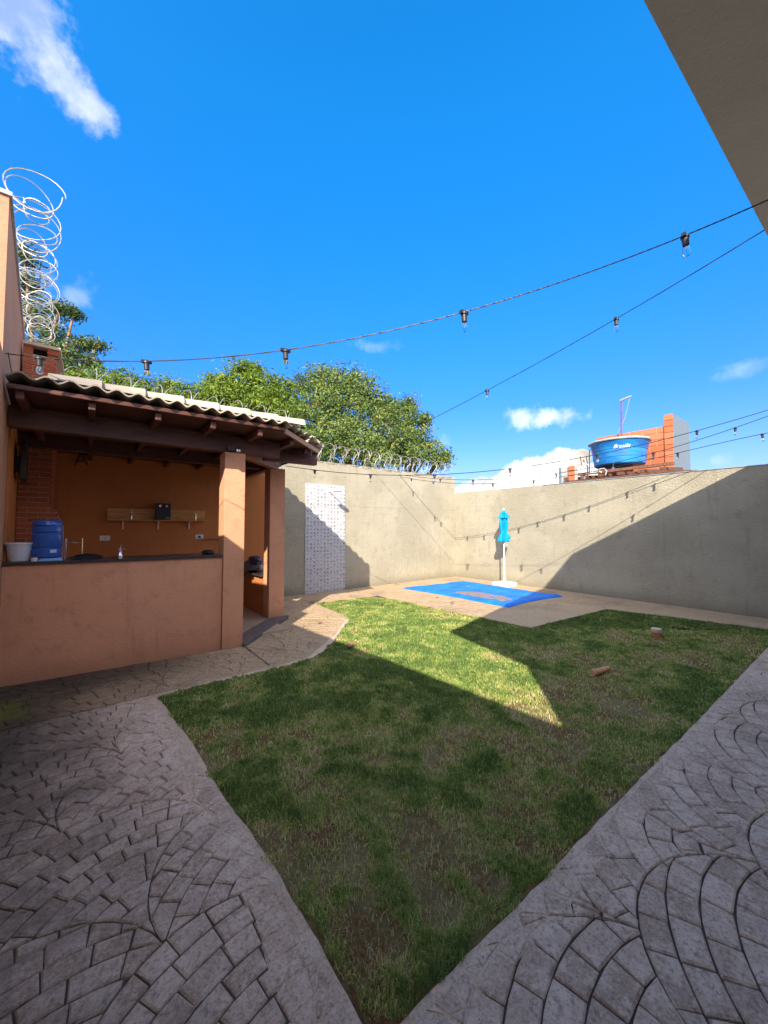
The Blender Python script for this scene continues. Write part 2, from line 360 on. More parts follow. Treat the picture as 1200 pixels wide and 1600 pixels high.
# ------------------------------------------------------------------ mesh helpers
def bm_new(): return bmesh.new()
def box(bm, x0, x1, y0, y1, z0, z1):
    v = [bm.verts.new(p) for p in ((x0, y0, z0), (x1, y0, z0), (x1, y1, z0), (x0, y1, z0), (x0, y0, z1), (x1, y0, z1), (x1, y1, z1), (x0, y1, z1))]
    for f in ((0, 3, 2, 1), (4, 5, 6, 7), (0, 1, 5, 4), (1, 2, 6, 5), (2, 3, 7, 6), (3, 0, 4, 7)): bm.faces.new([v[i] for i in f])
    return bm
def hexa(bm, b, t):
    """b, t: four bottom and four top points, same order, counter-clockwise seen from above"""
    v = [bm.verts.new(p) for p in list(b) + list(t)]
    for f in ((0, 3, 2, 1), (4, 5, 6, 7), (0, 1, 5, 4), (1, 2, 6, 5), (2, 3, 7, 6), (3, 0, 4, 7)): bm.faces.new([v[i] for i in f])
    return bm
def beam(bm, a, b, wd, ht):
    """box beam from a to b (bottom centre line), width wd, height ht"""
    a = Vector(a); b = Vector(b); d = (b - a).normalized(); s = Vector((d.y, -d.x, 0)).normalized() * (wd / 2); u = Vector((0, 0, ht))
    return hexa(bm, [a + s, b + s, b - s, a - s], [a + s + u, b + s + u, b - s + u, a - s + u])
def prism(bm, pts, z0, z1):
    area = sum(pts[i][0] * pts[(i + 1) % len(pts)][1] - pts[(i + 1) % len(pts)][0] * pts[i][1] for i in range(len(pts)))
    if area < 0: pts = pts[::-1]
    b = [bm.verts.new((p[0], p[1], z0)) for p in pts]; t = [bm.verts.new((p[0], p[1], z1)) for p in pts]
    n = len(pts); ft = bm.faces.new(t); fb = bm.faces.new(b[::-1])
    for i in range(n): bm.faces.new((b[i], b[(i + 1) % n], t[(i + 1) % n], t[i]))
    if n > 4: bmesh.ops.triangulate(bm, faces=[ft, fb])
    return bm
def cyl(bm, a, b, r0, r1=None, n=12, caps=True):
    a = Vector(a); b = Vector(b); r1 = r0 if r1 is None else r1; d = (b - a).normalized()
    s = d.orthogonal().normalized(); t = d.cross(s)
    A = [bm.verts.new(a + (s * math.cos(2 * math.pi * i / n) + t * math.sin(2 * math.pi * i / n)) * r0) for i in range(n)]
    B = [bm.verts.new(b + (s * math.cos(2 * math.pi * i / n) + t * math.sin(2 * math.pi * i / n)) * r1) for i in range(n)]
    for i in range(n): bm.faces.new((A[i], A[(i + 1) % n], B[(i + 1) % n], B[i]))
    if caps: bm.faces.new(A[::-1]); bm.faces.new(B)
    return bm
def lathe(bm, prof, c=(0, 0, 0), n=24, wob=None):
    rings = []
    for r, z in prof:
        rings.append([bm.verts.new((c[0] + r * (wob(k, z) if wob else 1) * math.cos(2 * math.pi * k / n), c[1] + r * (wob(k, z) if wob else 1) * math.sin(2 * math.pi * k / n), c[2] + z)) for k in range(n)])
    for a, b in zip(rings, rings[1:]):
        for k in range(n): bm.faces.new((a[k], a[(k + 1) % n], b[(k + 1) % n], b[k]))
    if prof[0][0] > 1e-4: bm.faces.new(rings[0][::-1])
    if prof[-1][0] > 1e-4: bm.faces.new(rings[-1])
    return bm
def tube(bm, pts, r, n=6):
    pts = [Vector(p) for p in pts]; prev = None; rr = r if isinstance(r, (list, tuple)) else [r] * len(pts)
    s = None
    for i, p in enumerate(pts):
        d = ((pts[min(i + 1, len(pts) - 1)] - pts[max(i - 1, 0)])).normalized()
        if s is None: s = d.orthogonal().normalized()
        s = (s - d * s.dot(d)).normalized(); t = d.cross(s)
        ring = [bm.verts.new(p + (s * math.cos(2 * math.pi * k / n) + t * math.sin(2 * math.pi * k / n)) * rr[i]) for k in range(n)]
        if prev:
            for k in range(n): bm.faces.new((prev[k], prev[(k + 1) % n], ring[(k + 1) % n], ring[k]))
        prev = ring
    return bm
def finish(name, bm, mat, parent=None, smooth=False, bevel=0.0, loc=None):
    bmesh.ops.recalc_face_normals(bm, faces=bm.faces[:])
    if bevel: bmesh.ops.bevel(bm, geom=[e for e in bm.edges], offset=bevel, segments=2, affect='EDGES', profile=0.6)
    me = bpy.data.meshes.new(name); bm.to_mesh(me); bm.free()
    return link(name, me, mat, parent, smooth, loc)
def link(name, me, mat, parent=None, smooth=False, loc=None):
    if mat and not me.materials: me.materials.append(mat)
    if smooth:
        me.polygons.foreach_set('use_smooth', [True] * len(me.polygons))
        try: me.set_sharp_from_angle(angle=R(40))
        except Exception: pass
    o = bpy.data.objects.new(name, me); COL.objects.link(o)
    if loc is not None: o.location = loc
    if parent: setp(o, parent)
    return o
def world_origin(o):
    p = Vector(o.location)
    while o.parent: o = o.parent; p = p + Vector(o.location)
    return p
def setp(o, parent):
    # children are authored in world coordinates; none of the things is rotated
    o.parent = parent; o.location = Vector(o.location) - world_origin(parent)
def tag(o, label=None, cat=None, group=None, kind=None):
    for k, v in (('label', label), ('category', cat), ('group', group), ('kind', kind)):
        if v: o[k] = v
    return o
def thing(name, label, cat, loc=(0, 0, 0), group=None):
    o = bpy.data.objects.new(name, None); COL.objects.link(o); o.location = loc; o.empty_display_size = 0.2
    return tag(o, label, cat, group)
def B(name, mat, parent, x0, x1, y0, y1, z0, z1, bevel=0.0):
    return finish(name, box(bm_new(), x0, x1, y0, y1, z0, z1), mat, parent, bevel=bevel)
def mesh_np(name, verts, faces4, mat, parent=None, attrs=None, n=4):
    me = bpy.data.meshes.new(name); nv = len(verts); nf = len(faces4)
    me.vertices.add(nv); me.vertices.foreach_set('co', verts.astype(np.float32).ravel())
    me.loops.add(nf * n); me.loops.foreach_set('vertex_index', faces4.astype(np.int32).ravel())
    me.polygons.add(nf); me.polygons.foreach_set('loop_start', np.arange(0, nf * n, n, dtype=np.int32)); me.polygons.foreach_set('loop_total', np.full(nf, n, dtype=np.int32))
    for k, v in (attrs or {}).items():
        a = me.attributes.new(k, 'FLOAT', 'POINT'); a.data.foreach_set('value', v.astype(np.float32))
    me.update(); me.validate()
    return link(name, me, mat, parent)

# ------------------------------------------------------------------ the ground
YA = 8.447                                              # rear wall plane
def leftx(y): return -0.9 + 0.0717 * (8.45 - y)          # left wall face
def rightx(y): return 9.495 + 0.018 * (y - 1.128)        # right wall face
gb = bm_new(); g_ = 600
v = [gb.verts.new(p) for p in ((-g_, -g_, -0.06), (g_, -g_, -0.06), (g_, g_, -0.06), (-g_, g_, -0.06))]; gb.faces.new(v)
tag(finish('ground', gb, m_ground), kind='structure')
base = finish('yard_base', prism(bm_new(), [(leftx(-6), -6), (9.35, -6), (9.63, YA), (leftx(YA), YA)], -0.05, -0.008), m_joint); tag(base, kind='structure')

lawn_pts = [(0.576, 4.16), (0.80, 4.21), (1.048, 4.235), (1.40, 4.20), (1.717, 4.19), (2.0, 4.215), (2.252, 4.29), (2.45, 4.40), (2.642, 4.57), (2.84, 4.77),
            (3.04, 4.985), (3.35, 5.32), (3.60, 5.58), (3.695, 5.70), (3.76, 6.2), (3.80, 6.75), (3.839, 7.24), (4.4, 7.22), (5.055, 7.15), (5.44, 6.66), (5.50, 5.02), (5.598, 3.36),
            (8.058, 3.20), (8.30, 2.1), (8.467, 1.011), (8.47, 0.88), (7.28, 0.876), (5.0, 0.91), (2.83, 0.95), (1.587, 0.969), (1.077, 0.985), (0.835, 0.985), (0.75, 1.03),
            (0.742, 1.364), (0.724, 1.996), (0.678, 2.381), (0.653, 3.16), (0.60, 3.75)]
def inside(px, py, poly):
    r = np.zeros(px.shape, bool); n = len(poly)
    for i in range(n):
        x1, y1 = poly[i]; x2, y2 = poly[(i + 1) % n]
        c = ((y1 > py) != (y2 > py)) & (px < (x2 - x1) * (py - y1) / ((y2 - y1) if y2 != y1 else 1e-9) + x1)
        r ^= c
    return r
lawn_bm = bm_new(); vs_ = [lawn_bm.verts.new((x, y, -0.006)) for x, y in lawn_pts]; lawn_bm.faces.new(vs_)
bmesh.ops.triangulate(lawn_bm, faces=lawn_bm.faces[:])
tag(finish('lawn_soil', lawn_bm, m_soil), kind='structure')

# ---- paving: fans of stamped stones
def sh_clip(subj, clip):
    """clip any simple polygon by a convex counter-clockwise one"""
    outp = subj
    for i in range(len(clip)):
        a = clip[i]; b = clip[(i + 1) % len(clip)]; inp = outp; outp = []
        if not inp: break
        ex, ey = b[0] - a[0], b[1] - a[1]
        def sd(p): return ex * (p[1] - a[1]) - ey * (p[0] - a[0])
        for j in range(len(inp)):
            p = inp[j - 1]; q = inp[j]; sp, sq = sd(p), sd(q)
            if (sp >= 0) != (sq >= 0):
                t = sp / (sp - sq); outp.append((p[0] + (q[0] - p[0]) * t, p[1] + (q[1] - p[1]) * t))
            if sq >= 0: outp.append(q)
    return outp
def parea(p): return 0.5 * sum(p[i][0] * p[(i + 1) % len(p)][1] - p[(i + 1) % len(p)][0] * p[i][1] for i in range(len(p)))
def dedupe(p, e=0.006):
    r = []
    for q in p:
        if not r or math.hypot(q[0] - r[-1][0], q[1] - r[-1][1]) > e: r.append(q)
    while len(r) > 2 and math.hypot(r[0][0] - r[-1][0], r[0][1] - r[-1][1]) < e: r.pop()
    return r
def fans(region, ang, origin, Rf=0.66, wr=0.128, seed=1):
    """stone outlines of an interlocking fan pattern (scales of concentric rings) over the convex region (counter-clockwise)"""
    rnd = random.Random(seed); ca, sa = math.cos(ang), math.sin(ang)
    def tow(p): return (origin[0] + p[0] * ca - p[1] * sa, origin[1] + p[0] * sa + p[1] * ca)
    def tol(p): x, y = p[0] - origin[0], p[1] - origin[1]; return (x * ca + y * sa, -x * sa + y * ca)
    loc = [tol(p) for p in region]; xs = [p[0] for p in loc]; ys = [p[1] for p in loc]; stones = []
    for j in range(int(min(ys) / Rf) - 3, int(max(ys) / Rf) + 3):
        for i in range(int(min(xs) / (2 * Rf)) - 2, int(max(xs) / (2 * Rf)) + 3):
            cx, cy = (i * 2 + (j & 1)) * Rf, j * Rf; sc = []
            for k in range(25): a = math.pi * k / 24; sc.append((cx + Rf * math.cos(a), cy + Rf * math.sin(a)))
            for k in range(1, 13): a = math.pi / 2 * (1 - k / 12.0); sc.append((cx - Rf + Rf * math.cos(a), cy - Rf + Rf * math.sin(a)))
            for k in range(1, 12): a = math.pi - math.pi / 2 * (k / 12.0); sc.append((cx + Rf + Rf * math.cos(a), cy - Rf + Rf * math.sin(a)))
            tx, ty = cx, cy - Rf * 0.90          # the rings open round the lower tip of the scale
            r = Rf * 1.90
            while r > 0.05:
                r2 = max(0.0, r - wr * rnd.uniform(0.93, 1.07)); rm = (r + r2) / 2
                if r2 < 0.06: r2 = 0.0
                nst = max(3, int(round(2 * math.pi * rm / (wr * 1.42 if r2 else 0.3)))); off = rnd.random()
                js = [rnd.uniform(-0.12, 0.12) for _ in range(nst)]
                for k in range(nst):
                    a0 = 2 * math.pi * (k + off + js[k]) / nst; a1 = 2 * math.pi * (k + 1 + off + js[(k + 1) % nst]) / nst
                    if k == nst - 1: a1 = 2 * math.pi * (nst + off + js[0]) / nst
                    if a1 - a0 < 0.02: continue
                    sg = r2 * (1 - math.cos((a1 - a0) / 2))
                    q = [(tx + r * math.cos(a0 + (a1 - a0) * t), ty + r * math.sin(a0 + (a1 - a0) * t)) for t in (0, .33, .67, 1)]
                    if r2 > 0: q += [(tx + (r2 + sg * 0.5) * math.cos(a1), ty + (r2 + sg * 0.5) * math.sin(a1)), (tx + (r2 + sg * 0.5) * math.cos(a0), ty + (r2 + sg * 0.5) * math.sin(a0))]
                    else: q.append((tx, ty))
                    p = sh_clip(sc, q)
                    if len(p) < 3: continue
                    p = dedupe(sh_clip([tow(t) for t in p], region), 0.009)
                    if len(p) < 3 or parea(p) < 0.0005: continue
                    stones.append(p)
                r = r2
    return stones
def inset(p, g):
    n = len(p); r = []
    for i in range(n):
        a, b, c = p[i - 1], p[i], p[(i + 1) % n]
        e1 = Vector((b[0] - a[0], b[1] - a[1])).normalized(); e2 = Vector((c[0] - b[0], c[1] - b[1])).normalized()
        n1 = Vector((-e1.y, e1.x)); n2 = Vector((-e2.y, e2.x)); m = n1 + n2
        if m.length < 0.3: m = n1
        m.normalize(); k = g / max(0.45, m.dot(n1)); r.append((b[0] + m.x * k, b[1] + m.y * k))
    return r
def stone_mesh(bm, p, top, rnd, gap=0.0036):
    cx = sum(q[0] for q in p) / len(p); cy = sum(q[1] for q in p) / len(p)
    tl = rnd.uniform(-0.014, 0.014), rnd.uniform(-0.014, 0.014); gap *= rnd.uniform(0.5, 1.4); sz = math.sqrt(abs(parea(p))); gap = min(gap, sz * 0.06); bev = min(0.006, sz * 0.07)
    def jit(): return rnd.uniform(-0.0015, 0.0015)
    rings = []
    for g, z in ((gap, -0.02), (gap, top - 0.006), (gap + bev, top)):
        rings.append([bm.verts.new((q[0] + jit(), q[1] + jit(), z + (tl[0] * (q[0] - cx) + tl[1] * (q[1] - cy) if z > 0 else 0))) for q in inset(p, g)])
    n = len(p)
    for a, b in zip(rings, rings[1:]):
        for i in range(n): bm.faces.new((a[i], a[(i + 1) % n], b[(i + 1) % n], b[i]))
    f = bm.faces.new(rings[-1])
    if n > 4: bmesh.ops.triangulate(bm, faces=[f])
def pave(name, regions, mat, top, seed, limit=298, Rf=0.58, wr=0.116):
    """regions: list of (convex ccw polygon, angle, origin)"""
    rnd = random.Random(seed); allst = []
    for poly, ang, org in regions:
        if parea(poly) < 0: poly = poly[::-1]
        allst += fans(poly, ang, org, Rf, wr, seed)
    root = thing(name, None, None); root['kind'] = 'structure'
    def key(p):
        cx = sum(q[0] for q in p) / len(p); cy = sum(q[1] for q in p) / len(p); v_ = Vector((cx, cy, 0)) - C0; dz = v_.dot(fw)
        if dz < 0.2: return 99 + v_.length
        x = abs(v_.dot(rt) / dz * F); return v_.length + (50 if x > 640 else 0)
    allst.sort(key=key)
    for p in allst[:limit]:
        bm = bm_new(); stone_mesh(bm, p, top + rnd.uniform(-0.0015, 0.0015), rnd)
        c = (sum(q[0] for q in p) / len(p), sum(q[1] for q in p) / len(p), 0)
        bmesh.ops.translate(bm, verts=bm.verts[:], vec=(-c[0], -c[1], 0))
        finish('stone', bm, mat, root, loc=c)
    if len(allst) > limit:
        bm = bm_new()
        for p in allst[limit:]: stone_mesh(bm, p, top + rnd.uniform(-0.0015, 0.0015), rnd)
        tag(finish('far_stones', bm, mat, root), kind='stuff')
    print(name, len(allst)); return root
BW = 0.13   # smooth worn border along the grass
pave('right_paving', [([(0.735, -0.9), (9.4, -0.9), (9.4, 0.80), (5.0, 0.885), (0.737, 0.96)], R(28), (2.05, 0.1))], m_stone, 0.004, 3)
pave('left_paving', [([(leftx(-0.9), -0.9), (0.725, -0.9), (0.725, 0.96), (leftx(0.96), 0.96)], R(20), (0.1, 2.2)),
                      ([(leftx(0.97), 0.97), (0.725, 0.97), (0.715, 1.9), (0.665, 2.4), (0.63, 3.2), (0.545, 4.26), (leftx(4.26), 4.26)], R(20), (0.1, 2.2))], m_stone, 0.004, 5, 298, 0.50, 0.094)
p_path = pave('garden_path', [([(leftx(4.27), 4.27), (1.70, 4.27), (1.70, 5.25), (-0.69, 5.42)], R(20), (0.5, 4.9)),
                       ([(1.71, 4.25), (2.2, 4.32), (2.95, 4.95), (3.62, 5.70), (2.86, 6.38), (1.715, 5.22)], R(-40), (2.4, 5.2)),
                       ([(3.625, 5.71), (3.79, 7.27), (3.80, 8.43), (2.66, 8.43), (2.66, 6.56)], R(-10), (3.0, 7.0)),
                       ([(3.81, 7.28), (5.42, 7.20), (5.45, 8.43), (3.81, 8.43)], R(15), (4.0, 8.0))], m_deck, 0.004, 8, 290, 0.55, 0.12)
# worn smooth border strips where the stamped pattern fades out beside the grass
def strip(name, outer, wid, mat, z=0.0005):
    bm = bm_new(); n = len(outer); P = [Vector((p[0], p[1])) for p in outer]; inn = []
    for i, p in enumerate(P):
        d = (P[min(i + 1, n - 1)] - P[max(i - 1, 0)]).normalized(); nn = Vector((-d.y, d.x))
        inn.append(p + nn * wid * (1 + 0.1 * math.sin(i * 2.3)))
    # resample and wobble
    rows = []
    for i in range(n - 1):
        m_ = max(1, int((P[i + 1] - P[i]).length / 0.07))
        for k in range(m_ + (1 if i == n - 2 else 0)):
            t = k / m_; a = P[i].lerp(P[i + 1], t); b = inn[i].lerp(inn[i + 1], t)
            wv = Vector((noise.noise(Vector((a.x * 6, a.y * 6, 1))), noise.noise(Vector((a.x * 6, a.y * 6, 5))))) * 0.022
            wo = Vector((noise.noise(Vector((a.x * 9, a.y * 9, 11))), noise.noise(Vector((a.x * 9, a.y * 9, 15))))) * 0.010
            rows.append((a + wo, b + wv))
    prev = None
    for a, b in rows:
        r_ = [bm.verts.new((a.x, a.y, -0.03)), bm.verts.new((a.x, a.y, z)), bm.verts.new((a.x * 0.15 + b.x * 0.85, a.y * 0.15 + b.y * 0.85, z)), bm.verts.new((b.x, b.y, z - 0.005)), bm.verts.new((b.x, b.y, -0.02))]
        if prev:
            for k in range(4): bm.faces.new((prev[k], prev[k + 1], r_[k + 1], r_[k]))
        prev = r_
    return tag(finish(name, bm, mat, None, smooth=True), kind='structure')
strip('path_edge', [(0.74, 1.0), (0.742, 1.364), (0.724, 1.996), (0.678, 2.381), (0.653, 3.16), (0.60, 3.75), (0.574, 4.16), (0.56, 4.28)], BW + 0.03, m_edge)
strip('paving_edge', [(8.6, 0.86), (7.28, 0.872), (5.0, 0.905), (2.83, 0.945), (1.587, 0.965), (1.077, 0.98), (0.835, 0.98), (0.72, 1.03)][::-1][::-1], BW, m_edge)
strip('path_edge', [(0.576, 4.165), (0.80, 4.215), (1.048, 4.24), (1.40, 4.205), (1.717, 4.195), (2.0, 4.22), (2.252, 4.295), (2.45, 4.405), (2.642, 4.575), (2.84, 4.775), (3.04, 4.99), (3.35, 5.325), (3.60, 5.585), (3.69, 5.705)], 0.15, m_edge)
strip('path_edge', [(3.69, 5.7), (3.755, 6.2), (3.795, 6.75), (3.83, 7.26), (4.4, 7.23), (5.055, 7.16), (5.45, 6.67)], 0.10, m_deck)
# pool deck, one step higher than the grass
deck_pts = [(5.46, 6.66), (5.52, 5.02), (5.61, 3.375), (8.07, 3.215), (8.31, 2.1), (8.48, 0.9), (9.48, 0.75), (9.62, YA - 0.01), (5.46, YA - 0.01), (5.46, 7.2)]
deck = finish('pool_deck', prism(bm_new(), deck_pts, -0.04, 0.004), m_deck); tag(deck, kind='structure')
rnd = random.Random(4); bmj = bm_new()
dk = []
for poly, ang, org in [([(5.66, 3.44), (8.03, 3.29), (8.40, 2.1), (8.6, 0.95), (9.44, 0.85), (9.55, 4.34), (5.6, 4.40)], R(60), (7, 3.8)), ([(5.55, 4.405), (6.5, 4.39), (6.45, 7.7), (5.50, 7.7)], R(60), (7, 3.8)), ([(6.451, 7.5), (8.9, 7.5), (8.95, 8.4), (5.55, 8.4), (5.5, 7.705), (6.451, 7.705)], R(60), (7, 3.8)), ([(8.9, 4.35), (9.55, 4.35), (9.6, 8.4), (8.9, 8.4)], R(60), (7, 3.8))]:
    if parea(poly) < 0: poly = poly[::-1]
    dk += fans(poly, ang, org, 0.66, 0.14, 2)
for p in dk[:]: 
    bm = bm_new(); 
    if len(dk) > 290 and rnd.random() < 0: continue
    stone_mesh(bmj, p, 0.009, rnd, 0.004); bm.free()
tag(finish('stamped_relief', bmj, m_deck, deck), kind='stuff')

# ---- grass
def vnoise(x, y, f, seed):
    r_ = np.random.default_rng(seed); g = r_.random((128, 128)); x = x * f + 40; y = y * f + 40
    xi = np.floor(x).astype(int); yi = np.floor(y).astype(int); fx = x - xi; fy = y - yi; fx = fx * fx * (3 - 2 * fx); fy = fy * fy * (3 - 2 * fy)
    a = g[xi % 128, yi % 128]; b = g[(xi + 1) % 128, yi % 128]; c = g[xi % 128, (yi + 1) % 128]; d = g[(xi + 1) % 128, (yi + 1) % 128]
    return (a * (1 - fx) + b * fx) * (1 - fy) + (c * (1 - fx) + d * fx) * fy
def fbm(x, y, f, seed): return (vnoise(x, y, f, seed) * 0.5 + vnoise(x, y, f * 2.1, seed + 1) * 0.27 + vnoise(x, y, f * 4.3, seed + 2) * 0.15 + vnoise(x, y, f * 9, seed + 3) * 0.08)
bare = [(G(*p), s, a) for p, s, a in [((480, 1335), 0.20, 1.0), ((560, 1270), 0.22, 0.6), ((575, 1440), 0.10, 1.0), ((690, 1420), 0.09, 1.0), ((640, 1290), 0.2, 0.6), ((350, 1150), 0.22, 0.7), ((620, 1150), 0.35, 0.6),
        ((720, 1290), 0.12, 0.7), ((960, 1100), 0.35, 0.8), ((985, 1105), 0.15, 1.0), ((880, 1160), 0.4, 0.6), ((970, 995), 0.22, 1.1), ((1030, 1000), 0.3, 0.8), ((1000, 1020), 0.5, 0.6), ((900, 1040), 0.4, 0.5), ((470, 1110), 0.3, 0.4), ((700, 1150), 0.25, 0.6), ((800, 1270), 0.2, 0.6), ((830, 1310), 0.13, 0.8), ((560, 1020), 0.12, 0.8), ((1100, 1040), 0.3, 0.7), ((1150, 1000), 0.5, 0.5), ((680, 960), 0.3, 0.5),((770,1380),0.06,1.0)]]
def barev(x, y):
    b = np.zeros_like(x)
    for g, s, a in bare: b = np.maximum(b, a * np.exp(-((x - g.x) ** 2 + (y - g.y) ** 2) / (2 * s * s)))
    return b
def make_grass():
    Ntry = 2600000; x = rng.uniform(0.5, 8.6, Ntry); y = rng.uniform(0.8, 7.4, Ntry)
    area = 8.1 * 6.6; d = np.hypot(x, y)
    want = np.minimum(42000, 42000 * (1.9 / d) ** 1.5); keep = rng.random(Ntry) < want / (Ntry / area)
    x = x[keep]; y = y[keep]; ex = (fbm(x, y, 7, 91) - 0.5) * 0.09; ey = (fbm(x, y, 7, 95) - 0.5) * 0.09; k = inside(x + ex, y + ey, lawn_pts); x = x[k]; y = y[k]
    n1 = fbm(x, y, 1.1, 21); n2 = fbm(x, y, 3.6, 41); b = barev(x, y)
    n3 = fbm(x, y, 9.0, 61)
    dry = np.clip((n1 - 0.50) * 1.3 + (n2 - 0.50) * 1.9 + (n3 - 0.5) * 1.5 + 0.19 + b * 1.05, 0, 1)
    keep = rng.random(len(x)) > np.clip((dry - 0.38) * 1.5, 0, 0.90); x = x[keep]; y = y[keep]; dry = dry[keep]; n2 = n2[keep]
    n = len(x); d = np.hypot(x, y); print('blades', n)
    lush = np.clip(1 - dry * 1.2, 0.05, 1)
    # lush lower rim near the tip of the lawn
    hgt = (0.008 + 0.014 * (0.35 + 0.65 * lush) * rng.uniform(0.35, 1.25, n) + 0.008 * rng.random(n)) * (1 + 0.35 * (n2 > 0.58)) * np.where(d < 1.7, 1.15, 0.95)
    wd = 0.0015 * np.clip(d / 1.8, 0.8, 3.2) * rng.uniform(0.7, 1.3, n)
    az = rng.uniform(0, 2 * math.pi, n); lean = rng.uniform(0.15, 1.0, n) + 0.9 * dry * rng.random(n); wz = rng.uniform(0, 2 * math.pi, n)
    ux, uy = np.cos(az), np.sin(az); sx, sy = np.cos(wz) * wd, np.sin(wz) * wd
    z0 = np.full(n, -0.008)
    V = np.zeros((n, 5, 3)); mx_ = hgt * 0.35 * lean; tx = hgt * 0.95 * lean
    V[:, 0] = np.stack([x - sx, y - sy, z0], 1); V[:, 1] = np.stack([x + sx, y + sy, z0], 1)
    V[:, 2] = np.stack([x + ux * mx_ + sx * 0.8, y + uy * mx_ + sy * 0.8, hgt * 0.6], 1); V[:, 3] = np.stack([x + ux * mx_ - sx * 0.8, y + uy * mx_ - sy * 0.8, hgt * 0.6], 1)
    V[:, 4] = np.stack([x + ux * tx, y + uy * tx, hgt * np.clip(1.05 - 0.35 * lean, 0.35, 1)], 1)
    idx = np.arange(n) * 5
    tris = np.stack([np.stack([idx, idx + 1, idx + 2], 1), np.stack([idx, idx + 2, idx + 3], 1), np.stack([idx + 3, idx + 2, idx + 4], 1)], 1).reshape(-1, 3)
    tint = np.clip(0.24 + rng.normal(0, 0.12, n) + dry * 0.55 + (rng.random(n) < 0.10) * 0.4 + (fbm(x, y, 7, 77) - 0.5) * 0.5, 0, 1)
    o = mesh_np('lawn_grass', V.reshape(-1, 3), tris, m_grass, None, {'tint': np.repeat(tint, 5)}, n=3)
    tag(o, 'short patchy green lawn with bare brown spots filling the middle of the yard', 'grass', kind='stuff')
make_grass()

# ------------------------------------------------------------------ boundary walls
rw = thing('rear_wall', 'tall rough beige plastered wall along the rear, behind the roofed bar and the patterned tiles', 'wall', (4.5, YA, 0))
finish('plaster_face', prism(bm_new(), [(3.30, YA), (9.63, YA), (9.63, YA + 0.2), (3.30, YA + 0.2)], -0.05, 3.29), m_wall, rw)
finish('raised_section', box(bm_new(), -1.1, 3.297, YA, YA + 0.2, -0.05, 3.75), m_wall, rw)
# faint casting seams that run level across the plaster
B('seam', plain('seam_shadow', (0.33, 0.29, 0.21), 0.95), rw, 3.66, 9.6, YA - 0.0025, YA + 0.01, 2.175, 2.183)
sw = thing('side_wall', 'long rough beige plastered wall on the right behind the pool and the umbrella', 'wall', (9.5, 4, 0))
finish('plaster_face', hexa(bm_new(), [(rightx(-6), -6, -0.05), (rightx(-6) + 0.2, -6, -0.05), (rightx(YA - .003) + 0.2, YA - 0.003, -0.05), (rightx(YA - .003), YA - 0.003, -0.05)],
       [(rightx(-6), -6, 2.70), (rightx(-6) + 0.2, -6, 2.70), (rightx(YA - .003) + 0.2, YA - 0.003, 2.765), (rightx(YA - .003), YA - 0.003, 2.765)]), m_wall, sw)
cpb = hexa(bm_new(), [(rightx(-6) - .015, -6, 2.704), (rightx(-6) + 0.21, -6, 2.704), (rightx(5.3) + 0.21, 5.3, 2.745), (rightx(5.3) - .015, 5.3, 2.745)],
       [(rightx(-6) - .015, -6, 2.716), (rightx(-6) + 0.21, -6, 2.716), (rightx(5.3) + 0.21, 5.3, 2.757), (rightx(5.3) - .015, 5.3, 2.757)])
finish('metal_capping', cpb, m_metalcap, sw)

# left walls
def lwall(bm, y0, y1, z0, z1, th=0.22, off=0.0):
    return hexa(bm, [(leftx(y0) - th, y0, z0), (leftx(y0) + off, y0, z0), (leftx(y1) + off, y1, z0), (leftx(y1) - th, y1, z0)],
                [(leftx(y0) - th, y0, z1), (leftx(y0) + off, y0, z1), (leftx(y1) + off, y1, z1), (leftx(y1) - th, y1, z1)])
tw = thing('tall_wall', 'tall salmon pink wall end at the left edge, topped by a coil of razor wire', 'wall', (-0.75, 6.5, 0))
finish('plaster_face', lwall(bm_new(), 4.535, 8.44, -0.05, 4.50, 0.55), m_pink, tw)
finish('metal_capping', lwall(bm_new(), 4.515, 8.44, 4.504, 4.54, 0.57, 0.02), m_metalcap, tw)
lw = thing('low_wall', 'lower salmon pink wall running towards the viewer beside the left paving', 'wall', (-0.4, 1, 0))
finish('plaster_face', lwall(bm_new(), -6, 2.95, -0.05, 2.66), m_pink, lw)
finish('raised_section', lwall(bm_new(), 2.953, 4.53, -0.05, 3.12), m_pink, lw)

# ------------------------------------------------------------------ our house (its roof shows top right; it shades the yard)
hz = thing('house', 'house whose plain beige sloping soffit juts into the top right corner', 'house', (4.5, -1, 0))
eL = Vector((0.55, 0.388, 3.15)); eP = Vector((5.2, 0.505, 4.47)); eR = Vector((9.46, 0.62, 3.06))
def roofslab(a, b, back0, back1, th=0.06):
    bm = bm_new(); u = Vector((0, 0, th)); return hexa(bm, [back0, back1, b, a], [back0 + u, back1 + u, b + u, a + u])
dzl = Vector((0.30, -0.96, 3.08))
finish('roof', roofslab(eL, eP, dzl, Vector((5.2, -0.96, 4.47))), m_soffit, hz)
finish('roof', roofslab(eP + Vector((0.003, 0, 0)), eR, Vector((5.203, -0.96, 4.47)), Vector((9.46, -0.96, 3.06))), m_soffit, hz)
finish('roof', roofslab(Vector((0.30, -0.963, 3.08)), Vector((5.2, -0.963, 4.47)), Vector((0.30, -6, 3.08)), Vector((5.2, -6, 4.47))), m_soffit, hz)
finish('roof', roofslab(Vector((5.203, -0.963, 4.47)), Vector((9.46, -0.963, 3.06)), Vector((5.203, -6, 4.47)), Vector((9.46, -6, 3.06))), m_soffit, hz)
bm = bm_new(); pr = [(0.32, -0.05), (9.3, -0.05), (9.3, 3.10), (5.2, 4.465), (0.32, 3.075)]
a_ = [bm.verts.new((x, -0.98, z)) for x, z in pr]; b_ = [bm.verts.new((x, -1.15, z)) for x, z in pr]
bm.faces.new(a_); bm.faces.new(b_[::-1])
